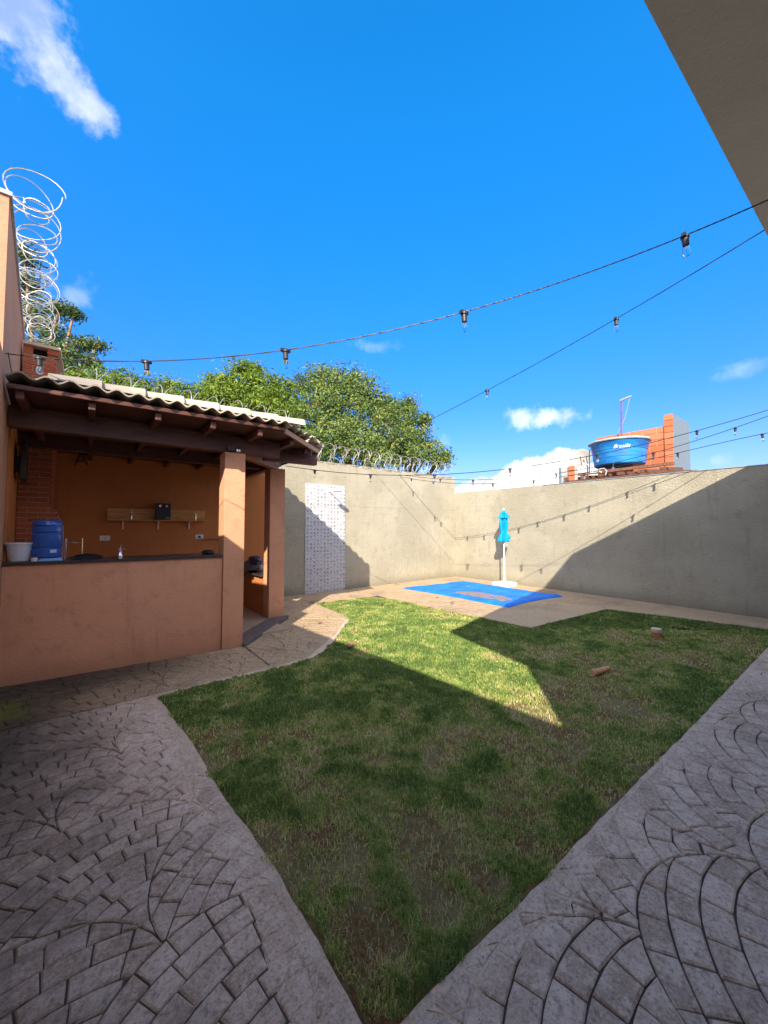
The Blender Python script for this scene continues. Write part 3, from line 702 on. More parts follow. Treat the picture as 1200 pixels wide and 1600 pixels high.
for i in range(5): bm.faces.new((a_[i], a_[(i + 1) % 5], b_[(i + 1) % 5], b_[i]))
finish('wall', bm, m_house, hz)
B('side_wall', m_house, hz, 0.32, 0.47, -6, -1.153, -0.05, 3.06)

# ------------------------------------------------------------------ the roofed bar
pv = thing('garden_bar', 'orange roofed garden bar with a serving counter, two pillars and wavy concrete tile roof', 'pavilion', (1.0, 6.5, 0))
CY0 = 5.44; CY1 = 5.30
cw = hexa(bm_new(), [(leftx(5.44) + 0.003, CY0, -0.03), (1.415, CY1, -0.03), (1.415, CY1 + 0.16, -0.03), (leftx(5.44) + 0.003, CY0 + 0.16, -0.03)],
          [(leftx(5.44) + 0.003, CY0, 1.212), (1.415, CY1, 1.212), (1.415, CY1 + 0.16, 1.212), (leftx(5.44) + 0.003, CY0 + 0.16, 1.212)])
finish('counter_wall', cw, m_orange, pv)
ct = hexa(bm_new(), [(leftx(5.42) + 0.004, CY0 - 0.022, 1.215), (1.408, CY1 - 0.022, 1.215), (1.408, CY1 + 0.5, 1.215), (leftx(5.9) + 0.004, CY0 + 0.5, 1.215)],
          [(leftx(5.42) + 0.004, CY0 - 0.022, 1.245), (1.408, CY1 - 0.022, 1.245), (1.408, CY1 + 0.5, 1.245), (leftx(5.9) + 0.004, CY0 + 0.5, 1.245)])
finish('countertop', ct, m_granite, pv)
B('pillar', m_orange, pv, 1.422, 1.69, 5.265, 5.53, -0.03, 2.625, 0.006)
B('pillar', m_orange, pv, 2.50, 2.775, 6.435, 6.70, -0.03, 2.66, 0.006)
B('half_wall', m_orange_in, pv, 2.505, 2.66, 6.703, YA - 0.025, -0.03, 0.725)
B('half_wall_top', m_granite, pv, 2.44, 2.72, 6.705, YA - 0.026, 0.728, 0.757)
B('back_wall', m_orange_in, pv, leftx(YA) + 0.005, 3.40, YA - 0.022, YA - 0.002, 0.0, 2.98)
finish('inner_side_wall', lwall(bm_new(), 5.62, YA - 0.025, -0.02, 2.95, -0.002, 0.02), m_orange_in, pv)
B('floor', m_floor, pv, leftx(6) + 0.03, 2.50, 5.62, YA - 0.025, -0.03, 0.03)
finish('threshold', prism(bm_new(), [(1.69, 5.20), (2.86, 6.42), (2.80, 6.43), (2.50, 6.43), (1.66, 5.56), (1.69, 5.53)], -0.02, 0.045), m_stonestep, pv)
# timber
def timber(name, a, b, wd, ht, mat=m_wood, bev=0.008): return finish(name, beam(bm_new(), a, b, wd, ht), mat, pv, bevel=bev)
timber('beam', (leftx(5.35) + 0.01, 5.37, 2.63), (2.20, 5.37, 2.63), 0.13, 0.22)
timber('beam', (1.62, 5.46, 2.628), (2.62, 6.50, 2.64), 0.12, 0.0 + 0.20, m_redwood)
timber('beam', (2.14, 5.80, 2.66), (3.02, 5.74, 2.66), 0.12, 0.19)
timber('beam', (2.60, 6.60, 2.665), (2.60, YA - 0.03, 2.665), 0.12, 0.18)
timber('beam', (leftx(7) + 0.03, 7.0, 2.70), (2.53, 7.0, 2.70), 0.12, 0.20)
timber('fascia', (leftx(4.7) + 0.02, 4.73, 2.862), (2.02, 4.73, 2.890), 0.03, 0.045)
timber('fascia', (2.045, 4.755, 2.862), (3.03, 5.69, 2.862), 0.03, 0.07, m_lightwood)
timber('fascia', (3.05, 5.72, 2.862), (3.05, YA - 0.03, 2.862), 0.03, 0.07)
for x in (-0.53, 0.0, 0.58, 1.15, 1.72):
    timber('rafter', (x, 4.78, 2.79), (x, YA - 0.03, 2.79), 0.06, 0.085)
timber('rafter', (2.26, 5.03, 2.79), (2.26, YA - 0.03, 2.79), 0.06, 0.085)
timber('rafter', (2.72, 5.50, 2.79), (2.72, YA - 0.03, 2.79), 0.06, 0.085)
finish('leak_stop_sheet', prism(bm_new(), [(leftx(4.8) + 0.02, 4.76), (2.03, 4.76), (3.03, 5.73), (3.03, YA - 0.03), (leftx(8.4) + 0.02, YA - 0.03)], 2.885, 2.90), m_wood, pv)  # added sheet that stops sunlight leaking through the gaps between the tiles
timber('rafter', (2.0, 6.1, 2.79), (2.83, 5.53, 2.775), 0.06, 0.085)
# tiles: double roll concrete, individually laid
TW = 0.36; TL = 0.40; TA = 0.050
def wavez(x): return TA * (0.5 - 0.5 * math.cos(4 * math.pi * x / TW))
def tile_bm():
    bm = bm_new(); n = 14; rows = []
    for y in (0.0, TL):
        rows.append([[bm.verts.new((TW * 1.03 * i / n, y, wavez(TW * i / n) + dz)) for i in range(n + 1)] for dz in (0.0, 0.016)])
    (a0, a1), (b0, b1) = rows
    for i in range(n):
        bm.faces.new((a1[i], a1[i + 1], b1[i + 1], b1[i])); bm.faces.new((a0[i + 1], a0[i], b0[i], b0[i + 1]))
        bm.faces.new((a0[i], a0[i + 1], a1[i + 1], a1[i])); bm.faces.new((b0[i + 1], b0[i], b1[i], b1[i + 1]))
    bm.faces.new((a0[0], a1[0], b1[0], b0[0])); bm.faces.new((a1[n], a0[n], b0[n], b1[n]))
    return bm
tb = tile_bm(); bmesh.ops.recalc_face_normals(tb, faces=tb.faces[:]); tile_me = bpy.data.meshes.new('roof_tile'); tb.to_mesh(tile_me); tb.free(); tile_me.materials.append(m_tile)
tile_me.polygons.foreach_set('use_smooth', [True] * len(tile_me.polygons)); tile_me.set_sharp_from_angle(angle=R(50))
Z0 = 2.945; SL = 0.055
dA = Vector((2.05, 4.64)); dB = Vector((3.12, 5.66)); dn = Vector(((dB - dA).y, -(dB - dA).x)).normalized()   # outward normal of the cut corner
for j in range(11):
    for i in range(11):
        x = leftx(4.6) + 0.01 + i * TW; y = 4.64 + j * 0.345 + random.uniform(-0.005, 0.005); z = Z0 + j * 0.345 * SL + 0.004 * (i % 2)
        xr = 2.80 if y > 5.3 else 3.2
        if x + TW > xr + 0.02 and y > 5.2: continue
        if y > YA - 0.35: continue
        x = max(x, leftx(y) + 0.01) if i == 0 else x
        corners = [Vector((x + a * TW, y + b * TL)) for a in (0, 1) for b in (0, 1)]
        sd_ = [(c - dA).dot(dn) for c in corners]
        if min(sd_) > -0.02: continue
        tilt = -math.atan2(0.016, TL) + math.atan(SL) + random.uniform(-0.006, 0.006)
        if max(sd_) < 0.0:
            o = bpy.data.objects.new('roof_tile', tile_me); COL.objects.link(o); o.location = (x, y, z); o.rotation_euler = (tilt, 0, random.uniform(-0.006, 0.006)); setp(o, pv)
        else:
            bm = bm_new(); bm.from_mesh(tile_me); bmesh.ops.transform(bm, matrix=Matrix.Translation((x, y, z)) @ Matrix.Rotation(tilt, 4, 'X'), verts=bm.verts[:])
            g = bmesh.ops.bisect_plane(bm, geom=bm.verts[:] + bm.edges[:] + bm.faces[:], plane_co=(dA.x, dA.y, 0), plane_no=(dn.x, dn.y, 0), clear_outer=True)
            ed = [e for e in bm.edges if e.is_boundary]
            if ed: bmesh.ops.holes_fill(bm, edges=ed)
            bmesh.ops.translate(bm, verts=bm.verts[:], vec=(-x, -y, -z)); finish('roof_tile', bm, m_tile, pv, loc=(x, y, z))
# the side column, tiles laid towards the right
for j in range(9):
    y0 = 5.28 + j * TW
    if y0 + TW > YA - 0.01: continue
    Mx = Matrix.Translation((3.14, y0, Z0 + 0.012)) @ Matrix.Rotation(math.pi / 2, 4, 'Z') @ Matrix.Rotation(0.10, 4, 'X')
    bm = bm_new(); bm.from_mesh(tile_me); bmesh.ops.transform(bm, matrix=Mx, verts=bm.verts[:])
    bmesh.ops.bisect_plane(bm, geom=bm.verts[:] + bm.edges[:] + bm.faces[:], plane_co=(dA.x, dA.y, 0), plane_no=(dn.x, dn.y, 0), clear_outer=True)
    ed = [e for e in bm.edges if e.is_boundary]
    if ed: bmesh.ops.holes_fill(bm, edges=ed)
    if len(bm.verts) > 6:
        bmesh.ops.translate(bm, verts=bm.verts[:], vec=(-3.0, -y0, -Z0)); finish('roof_tile', bm, m_tile, pv, loc=(3.0, y0, Z0))
    else: bm.free()
# capping tiles, half round, along the front and over the side seam
def cap_mesh():
    bm = bm_new(); n = 10; rr = []
    for x, r in ((0.0, 0.092), (0.35, 0.126), (0.41, 0.132), (0.41, 0.105), (0.0, 0.075)):
        rr.append([bm.verts.new((x, -r * 1.15 * math.cos(math.pi * k / n), r * math.sin(math.pi * k / n) * 0.88)) for k in range(n + 1)])
    for a, b in zip(rr, rr[1:] + rr[:1]):
        for k in range(n): bm.faces.new((a[k], a[k + 1], b[k + 1], b[k]))
    bmesh.ops.recalc_face_normals(bm, faces=bm.faces[:]); me = bpy.data.meshes.new('ridge_tile'); bm.to_mesh(me); bm.free(); me.materials.append(m_tile)
    me.polygons.foreach_set('use_smooth', [True] * len(me.polygons)); me.set_sharp_from_angle(angle=R(50)); return me
cap_me = cap_mesh(); x = leftx(4.8) + 0.30; k = 0
while x < 1.95:
    o = bpy.data.objects.new('ridge_tile', cap_me); COL.objects.link(o); o.location = (x, 4.81, 3.005); o.rotation_euler = (0, R(1.5), 0); setp(o, pv); x += 0.37; k += 1
for k in range(9):
    o = bpy.data.objects.new('ridge_tile', cap_me); COL.objects.link(o); o.location = (2.86, 5.50 + 0.33 * k, 2.985); o.rotation_euler = (0, R(1.2), math.pi / 2); setp(o, pv)

# brick chimney of the barbecue
ch = thing('barbecue_chimney', 'red brick barbecue chimney rising through the tile roof beside the tall left wall', 'chimney', (-0.5, 7.6, 0))
CF = 7.30                                             # front face
xL = leftx(CF) + 0.025; xR = -0.435; ztop = 4.28; PY_ = 0.073
def chright(z):                                       # the hood flares out below
    return xR if z > 2.03 else xR + min(1.0, (2.03 - z) / 0.42) * 0.14
bm = box(bm_new(), xL, xR - 0.02, CF + 0.012, YA - 0.03, 1.9, ztop - 0.18); box(bm, xR - 0.019, xR - 0.012, CF + 0.03, CF + 0.035, 1.9, 1.95)
finish('mortar_core', bm, m_mortar, ch)
B('brick_side', m_brick, ch, xR - 0.018, xR - 0.004, CF + 0.062, YA - 0.04, 1.92, ztop - 0.19)
bm = bm_new(); z = 1.9
hexa(bm, [(xL, CF + 0.012, 0.9), (xR + 0.115, CF + 0.012, 0.9), (xR + 0.115, YA - 0.03, 0.9), (xL, YA - 0.03, 0.9)], [(xL, CF + 0.012, 1.62), (xR + 0.115, CF + 0.012, 1.62), (xR + 0.115, YA - 0.03, 1.62), (xL, YA - 0.03, 1.62)])
hexa(bm, [(xL, CF + 0.012, 1.622), (xR + 0.11, CF + 0.012, 1.622), (xR + 0.11, YA - 0.03, 1.622), (xL, YA - 0.03, 1.622)], [(xL, CF + 0.012, 1.898), (xR + 0.005, CF + 0.012, 1.898), (xR + 0.005, YA - 0.03, 1.898), (xL, YA - 0.03, 1.898)])
finish('mortar_core', bm, m_mortar, ch)
brick_cache = {}
def brick(x0, x1, z0, yf, par, mat=m_brick, hgt=0.062, dep=0.06, name='brick'):
    wq = round(x1 - x0, 3); key = (wq, hgt, dep, mat.name)
    if key not in brick_cache:
        b = box(bm_new(), -wq / 2, wq / 2, 0, dep, 0, hgt); bmesh.ops.bevel(b, geom=b.edges[:], offset=0.003, segments=1, affect='EDGES')
        me = bpy.data.meshes.new(name); b.to_mesh(me); b.free(); me.materials.append(mat); brick_cache[key] = me
    o = bpy.data.objects.new(name, brick_cache[key]); COL.objects.link(o); o.location = ((x0 + x1) / 2, yf + random.uniform(-0.002, 0.003), z0); setp(o, par)
z = 0.95; row = 0
while z < ztop - 0.20:
    r = chright(z + 0.03); x = xL - (0.0 if row % 2 else 0.11)
    while x < r - 0.02:
        a = max(x + 0.005, xL + 0.002); b = min(x + 0.215, r)
        if r - b < 0.035: b = r
        if b - a > 0.03: brick(a, b, z, CF, ch)
        if b == r: break
        x += 0.22
    z += PY_; row += 1
# vent course and cap
for a, b in ((xL, xL + 0.10), (xR - 0.10, xR - 0.005)): brick(a, b, z, CF, ch, hgt=0.12, dep=0.2)
B('flue_opening', plain('vent_black', (0.01, 0.009, 0.008), 0.95), ch, xL + 0.10, xR - 0.10, CF + 0.10, CF + 0.6, z, z + 0.12)  # solid near-black block in place of an open vent
B('cap_slab', m_mortar, ch, xL - 0.0, xR + 0.05, CF - 0.05, YA, z + 0.125, z + 0.165, 0.004)
xx = xL
brick(xR - 0.1, xR + 0.03, z + 0.045, CF - 0.02, ch, hgt=0.075, dep=0.18)

# ------------------------------------------------------------------ patterned tile strip and shower on the rear wall
pt = thing('tiled_panel', 'tall panel of white wall tiles printed with grey triangles on the rear wall', 'tile panel', (4.73, YA, 0))
x0, x1, zt = 4.165, 5.305, 2.70; tw_ = (x1 - x0) / 2; th_ = zt / 5
B('adhesive_bed', plain('grout', (0.42, 0.41, 0.40), 0.9), pt, x0 + 0.004, x1 - 0.004, YA - 0.010, YA + 0.002, 0.0, zt - 0.004)
for i in range(2):
    for j in range(5):
        B('tile', m_panel, pt, x0 + i * tw_ + 0.0015, x0 + (i + 1) * tw_ - 0.0015, YA - 0.018, YA - 0.008, j * th_ + 0.0015 + 0.004, (j + 1) * th_ - 0.0015, 0.0012)
shr = thing('garden_shower', 'white wall shower with a flat round head sticking out over the patterned tiles', 'shower', (4.80, YA, 2.5))
sx_ = 4.80; bm = bm_new(); tube(bm, [(sx_, YA - 0.01, 2.54), (sx_, YA - 0.20, 2.555), (sx_, YA - 0.40, 2.56)], 0.011, 8)
finish('arm', bm, m_white, shr, smooth=True)
bm = bm_new(); lathe(bm, [(0.03, 0.0), (0.035, 0.006), (0.035, 0.012)], (0, 0, 0), 16); bmesh.ops.rotate(bm, verts=bm.verts[:], matrix=Matrix.Rotation(math.pi / 2, 3, 'X')); bmesh.ops.translate(bm, verts=bm.verts[:], vec=(sx_, YA - 0.017, 2.54)); finish('flange', bm, m_white, shr)
bm = lathe(bm_new(), [(0.095, 0.0), (0.11, 0.01), (0.11, 0.02), (0.04, 0.045), (0.015, 0.07)], (sx_, YA - 0.45, 2.49), 24); finish('shower_head', bm, m_white, shr, smooth=True)
bm = cyl(bm_new(), (sx_ + 0.09, YA - 0.018, 1.44), (sx_ + 0.09, YA - 0.07, 1.44), 0.016, n=10); cyl(bm, (sx_ + 0.05, YA - 0.07, 1.44), (sx_ + 0.13, YA - 0.07, 1.44), 0.009, n=8); finish('tap', bm, m_chrome, shr)

# ------------------------------------------------------------------ things in and on the bar
def ctop(x): return CY0 + (CY1 - CY0) * ((x - leftx(5.44)) / (1.415 - leftx(5.44)))
# shelf
sh = thing('wall_shelf', 'pine shelf with a backboard on black wall brackets, hung on the orange back wall', 'shelf', (1.05, YA - 0.1, 1.75))
yb = YA - 0.024; zs = 1.735
B('backboard', m_shelf, sh, 0.26, 1.885, yb - 0.022, yb, zs + 0.022, zs + 0.225, 0.003)
B('board', m_shelf, sh, 0.25, 1.895, yb - 0.16, yb, zs, zs + 0.02, 0.003)
for x in (0.50, 1.06, 1.60):
    bm = box(bm_new(), x - 0.009, x + 0.009, yb - 0.022, yb, zs - 0.16, zs - 0.003); beam(bm, (x, yb - 0.14, zs - 0.018), (x, yb - 0.024, zs - 0.018), 0.018, 0.012)
    finish('bracket', bm, m_white, sh)
for x in (0.62, 1.70):
    bm = lathe(bm_new(), [(0.016, 0), (0.016, 0.10), (0.009, 0.115), (0.009, 0.14)], (x, yb - 0.09, zs + 0.0215), 12)
    tag(finish('salt_shaker', bm, m_chrome, None, smooth=True), 'slim steel shaker standing at the %s end of the pine shelf' % ('left' if x < 1 else 'right'), 'shaker')
rd = thing('box_speaker', 'black box with two round silver knobs standing in the middle of the shelf', 'speaker', (1.13, yb - 0.1, zs + 0.021))
B('case', m_black, rd, 1.00, 1.25, yb - 0.15, yb - 0.026, zs + 0.0215, zs + 0.335, 0.004)
for x in (1.07, 1.18):
    bm = cyl(bm_new(), (x, yb - 0.152, zs + 0.285), (x, yb - 0.165, zs + 0.285), 0.022, n=16); finish('knob', bm, m_chrome, rd)
B('nameplate', plain('gold_print', (0.45, 0.32, 0.14), 0.4, metal=0.6), rd, 1.17, 1.235, yb - 0.153, yb - 0.149, zs + 0.05, zs + 0.065)
# sockets on the back wall
for x, lb in ((0.243, 'white electrical socket plate on the back wall left of the steel tap'), (1.795, 'white socket plate under the right end of the shelf with a black plug')):
    s_ = thing('wall_socket', lb, 'socket', (x, yb, 1.42), 'socket plates on the back wall')
    B('plate', m_white, s_, x - 0.075, x + 0.075, yb - 0.012, yb - 0.001, 1.375, 1.465, 0.002)
    B('outlet', m_bucket if x < 1 else m_black, s_, x - 0.015, x + 0.015, yb - 0.018 - (0.03 if x > 1 else 0), yb - 0.013, 1.40, 1.44)
bm = bm_new(); tube(bm, [(1.80, yb - 0.05, 1.41), (1.87, yb - 0.03, 1.355), (2.0, yb - 0.02, 1.36), (2.12, yb - 0.02, 1.37), (2.2, yb - 0.02, 1.35)], 0.006, 6)
tag(finish('black_lead', bm, m_cable, None, smooth=True), 'black cord running right from the socket along the back wall', 'cord')
# letter on the wall
la = thing('letter_ornament', 'small dark wooden letter A hung high on the back wall', 'ornament', (-0.10, yb, 2.75))
cA = onY(126, 708, yb); cB = onY(117, 728, yb); cC = onY(137, 727, yb)
def stick(a, b, nm):
    bm = bm_new(); a = Vector((a[0], yb - 0.02, a[1])); b = Vector((b[0], yb - 0.02, b[1])); d = (b - a).normalized(); s = Vector((d.z, 0, -d.x)) * 0.011; u = Vector((0, 0.018, 0))
    hexa(bm, [a + s, b + s, b - s, a - s], [a + s + u, b + s + u, b - s + u, a - s + u]); finish(nm, bm, m_wood, la)
stick((cA.x, cA.z), (cB.x, cB.z), 'left_leg'); stick((cA.x + 0.003, cA.z), (cC.x, cC.z), 'right_leg'); stick((cA.x * .5 + cB.x * .5, cA.z * .5 + cB.z * .5 - .03), (cA.x * .5 + cC.x * .5, cA.z * .5 + cC.z * .5 - .03), 'crossbar')
# television on the inner left wall
tv = thing('wall_television', 'black flat television on a wall bracket, seen edge on against the orange side wall', 'television', (-0.6, 6.9, 2.4))
def lbox(y0, y1, z0, z1, o0, o1):
    return hexa(bm_new(), [(leftx(y0) + o0, y0, z0), (leftx(y0) + o1, y0, z0), (leftx(y1) + o1, y1, z0), (leftx(y1) + o0, y1, z0)], [(leftx(y0) + o0, y0, z1), (leftx(y0) + o1, y0, z1), (leftx(y1) + o1, y1, z1), (leftx(y1) + o0, y1, z1)])
finish('screen', lbox(6.30, 7.05, 2.20, 2.66, 0.075, 0.13), m_black, tv, bevel=0.008)
finish('bracket', lbox(6.55, 6.75, 2.33, 2.5, 0.021, 0.073), m_black, tv)
# water bottle on its stand
jx, jy = -0.355, 5.62
jg = thing('water_bottle', 'large ribbed blue water bottle standing on the left end of the counter', 'bottle', (jx, jy, 1.245))
prof = [(0.10, 0.0), (0.125, 0.012), (0.132, 0.06), (0.132, 0.09), (0.122, 0.10), (0.122, 0.11), (0.134, 0.125), (0.134, 0.25), (0.123, 0.262), (0.123, 0.272), (0.134, 0.285), (0.134, 0.335), (0.125, 0.343), (0.125, 0.35), (0.134, 0.36), (0.13, 0.39), (0.115, 0.41), (0.05, 0.414)]
finish('body', lathe(bm_new(), prof, (jx, jy, 1.275), 36), m_jug, jg, smooth=True)
finish('label_sticker', hexa(bm_new(), [(jx + 0.035, jy - 0.137, 1.33), (jx + 0.088, jy - 0.112, 1.33), (jx + 0.088, jy - 0.105, 1.33), (jx + 0.035, jy - 0.13, 1.33)], [(jx + 0.035, jy - 0.137, 1.365), (jx + 0.088, jy - 0.112, 1.365), (jx + 0.088, jy - 0.105, 1.365), (jx + 0.035, jy - 0.13, 1.365)]), m_sticker, jg)
bm = hexa(bm_new(), [(jx - 0.06, jy - 0.15, 1.2455), (jx + 0.15, jy - 0.15, 1.2455), (jx + 0.13, jy + 0.1, 1.2455), (jx - 0.06, jy + 0.1, 1.2455)], [(jx - 0.04, jy - 0.13, 1.268), (jx + 0.13, jy - 0.13, 1.273), (jx + 0.12, jy + 0.09, 1.273), (jx - 0.05, jy + 0.09, 1.268)])
tag(finish('plastic_tray', bm, m_bluetray, None, bevel=0.004), 'pale blue plastic tray under the large water bottle', 'tray')
# pail
bx, by = -0.575, 5.60
pl = thing('plastic_pail', 'tapered grey white plastic pail on the far left end of the counter', 'pail', (bx, by, 1.245))
finish('bucket', lathe(bm_new(), [(0.075, 0.0), (0.082, 0.004), (0.112, 0.185), (0.112, 0.188), (0.106, 0.188), (0.076, 0.012), (0.001, 0.011)], (bx, by, 1.246), 4 * 7), m_bucket, pl, smooth=True)
finish('rim', lathe(bm_new(), [(0.111, 0.178), (0.121, 0.180), (0.121, 0.196), (0.113, 0.198), (0.1125, 0.19)], (bx, by, 1.246), 28), m_bucket, pl, smooth=True)
bm = lathe(bm_new(), [(0.026, 0), (0.028, 0.035), (0.024, 0.036), (0.022, 0.006)], (-0.445, 5.50, 1.2455), 16); tag(finish('small_cup', bm, m_white, None, smooth=True), 'small white cup between the pail and the blue bottle', 'cup')
# dish rack of steel wire
dr = thing('dish_rack', 'chrome wire dish rack with black plates beside the blue bottle', 'dish rack', (-0.02, 5.65, 1.245))
bm = bm_new()
for z in (1.262, 1.43):
    tube(bm, [(-0.195, 5.47, z), (-0.10, 5.46, z)], 0.005, 6); tube(bm, [(-0.195, 5.47, z), (-0.195, 5.74, z)], 0.004, 6); tube(bm, [(-0.195, 5.74, z), (-0.05, 5.73, z)], 0.004, 6)
for x, y in ((-0.195, 5.47), (-0.195, 5.74), (-0.05, 5.735)): tube(bm, [(x, y, 1.2455), (x, y, 1.48)], 0.005, 6)
finish('wire_frame', bm, m_chrome, dr)
bm = lathe(bm_new(), [(0.002, 0.055), (0.07, 0.05), (0.13, 0.03), (0.155, 0.002), (0.15, 0.0), (0.0, 0.0)], (0.0, 5.66, 1.246), 28)
tag(finish('pan_lid', bm, m_black, None, smooth=True), 'low black domed pan lid lying on the counter by the wire rack', 'pan lid')
# tap
tp = thing('steel_tap', 'short chrome tap standing behind the middle of the counter', 'tap', (0.31, 5.62, 1.245))
bm = lathe(bm_new(), [(0.03, 0.0), (0.03, 0.03), (0.02, 0.045), (0.02, 0.075), (0.026, 0.08), (0.026, 0.11), (0.012, 0.12)], (0.31, 5.60, 1.2455), 16); finish('body', bm, m_chrome, tp, smooth=True)
bm = bm_new(); tube(bm, [(0.31, 5.60, 1.33), (0.345, 5.58, 1.35), (0.36, 5.57, 1.33)], 0.01, 8); finish('spout', bm, m_chrome, tp, smooth=True)
bm = bm_new(); tube(bm, [(0.31, 5.60, 1.36), (0.325, 5.60, 1.40)], 0.006, 6); finish('lever', bm, m_chrome, tp)
# black cloth at the right end of the counter
def lump(name, c, s, mat, seed, par=None, label=None, cat=None):
    bm = bm_new(); bmesh.ops.create_icosphere(bm, subdivisions=3, radius=1.0)
    for v_ in bm.verts:
        p = v_.co.copy(); n_ = noise.noise(p * 2.1 + Vector((seed, 0, 0))) * 0.25 + noise.noise(p * 5 + Vector((0, seed, 0))) * 0.10
        p *= 1 + n_; p.z = max(p.z, -0.72); v_.co = Vector((c[0] + p.x * s[0], c[1] + p.y * s[1], c[2] + (p.z + 0.72) * s[2]))
    o = finish(name, bm, mat, par, smooth=True)
    if label: tag(o, label, cat)
    return o
lump('folded_cloth', (1.31, 5.62, 1.247), (0.08, 0.09, 0.03), m_black, 3, None, 'crumpled black cloth on the right end of the counter by the pillar', 'cloth')
bg_ = thing('charcoal_sack', 'bulging grey and dark plastic sack lying on the half wall behind the doorway', 'sack', (2.55, 7.3, 0.757))
lump('sack_body', (2.56, 7.45, 0.757), (0.16, 0.36, 0.13), m_bag, 9, bg_)
lump('sack_neck', (2.55, 7.28, 0.90), (0.12, 0.22, 0.10), plain('dark_sack_print', (0.055, 0.055, 0.09), 0.35, var=0.6), 14, bg_)
# lamps on the pillars
fl = thing('flood_light', 'black flood light on top of the front pillar', 'lamp', (1.5, 5.2, 2.64))
bm = box(bm_new(), 1.43, 1.53, 5.20, 5.262, 2.635, 2.70); finish('housing', bm, m_black, fl, bevel=0.006)
bm = box(bm_new(), 1.55, 1.60, 5.20, 5.262, 2.628, 2.67); finish('sensor', bm, m_chrome, fl, bevel=0.01)
fl = thing('flood_light', 'grey white flood light bolted to the top of the rear pillar', 'lamp', (2.62, 6.38, 2.66))
p_ = onY(431, 722, 6.40)
bm = box(bm_new(), p_.x - 0.085, p_.x + 0.085, 6.36, 6.42, p_.z - 0.08, p_.z + 0.06); finish('housing', bm, m_dish, fl, bevel=0.008)
bm = box(bm_new(), p_.x - 0.06, p_.x + 0.06, 6.352, 6.358, p_.z - 0.06, p_.z + 0.02); finish('glass', bm, m_bucket, fl)

# ------------------------------------------------------------------ pool cover, umbrella
tp_ = thing('pool_cover', 'bright blue tarpaulin pulled over the sunken pool, sagging with dirt in the middle', 'tarpaulin', (7.7, 6, 0))
c00, c10, c11, c01 = Vector((6.67, 4.47)), Vector((8.72, 4.40)), Vector((8.83, 7.48)), Vector((6.58, 7.60))
def tarp_z(u, v_):
    # the cover lies over the raised coping and sags into the pool inside it
    eu = min(u, 1 - u) * 2.1; ev = min(v_, 1 - v_) * 3.1; e = min(eu, ev)
    t = max(0.0, min(1.0, (e - 0.10) / 0.42)); t = t * t * (3 - 2 * t); rim = min(1.0, e / 0.05)
    w_ = 0.014 * noise.noise(Vector((u * 6, v_ * 8, 0))) + 0.008 * noise.noise(Vector((u * 15, v_ * 19, 3))) + 0.004 * noise.noise(Vector((u * 40, v_ * 50, 6)))
    return 0.014 + 0.036 * rim * (1 - t) + w_ * (0.5 + 0.5 * rim)
bm = bm_new(); nu, nv_ = 60, 80; gr = []
for j in range(nv_ + 1):
    row_ = []
    for i in range(nu + 1):
        u = i / nu; t = j / nv_; a = c00.lerp(c10, u); b = c01.lerp(c11, u); p = a.lerp(b, t)
        inward = 0.10 * math.sin(math.pi * u) * (1 - 2 * t) * (1 if abs(0.5 - t) > 0.3 else 0.3) ; side = 0.07 * math.sin(math.pi * t) * (1 - 2 * u)
        row_.append(bm.verts.new((p.x + side, p.y + inward, tarp_z(u, t))))
    gr.append(row_)
for j in range(nv_):
    for i in range(nu): bm.faces.new((gr[j][i], gr[j][i + 1], gr[j + 1][i + 1], gr[j + 1][i]))
edge_loop = [gr[0][i] for i in range(nu + 1)] + [gr[j][nu] for j in range(1, nv_ + 1)] + [gr[nv_][i] for i in range(nu - 1, -1, -1)] + [gr[j][0] for j in range(nv_ - 1, 0, -1)]
lowv = [bm.verts.new((v_.co.x, v_.co.y, 0.006)) for v_ in edge_loop]; ne = len(edge_loop)
for i in range(ne): bm.faces.new((edge_loop[i], edge_loop[(i + 1) % ne], lowv[(i + 1) % ne], lowv[i]))
finish('sheet', bm, m_tarp, tp_, smooth=True)
bm = bm_new(); ring = []
def tuv(u, t): return c00.lerp(c10, u).lerp(c01.lerp(c11, u), t)
rr_ = []
for s_ in (0.02, 0.5, 0.85, 1.0):
    row_ = []
    for k in range(64):
        a = 2 * math.pi * k / 64; wv = 1 + 0.38 * noise.noise(Vector((math.cos(a) * 2.2, math.sin(a) * 2.2, 4))) + 0.15 * noise.noise(Vector((math.cos(a) * 7, math.sin(a) * 7, 9))); u = 0.34 + 0.15 * s_ * wv * math.cos(a); t = 0.36 + 0.27 * s_ * wv * math.sin(a); p = tuv(u, t)
        row_.append(bm.verts.new((p.x, p.y, tarp_z(u, t) + (0.006 if s_ < 0.9 else -0.004))))
    rr_.append(row_)
bm.faces.new(rr_[0])
for a, b in zip(rr_, rr_[1:]):
    for k in range(64): bm.faces.new((a[k], b[k], b[(k + 1) % 64], a[(k + 1) % 64]))
tag(finish('dried_mud', bm, m_mud, None, smooth=True), 'patch of dried brown mud and leaves pooled on the blue cover', 'mud', kind='stuff')

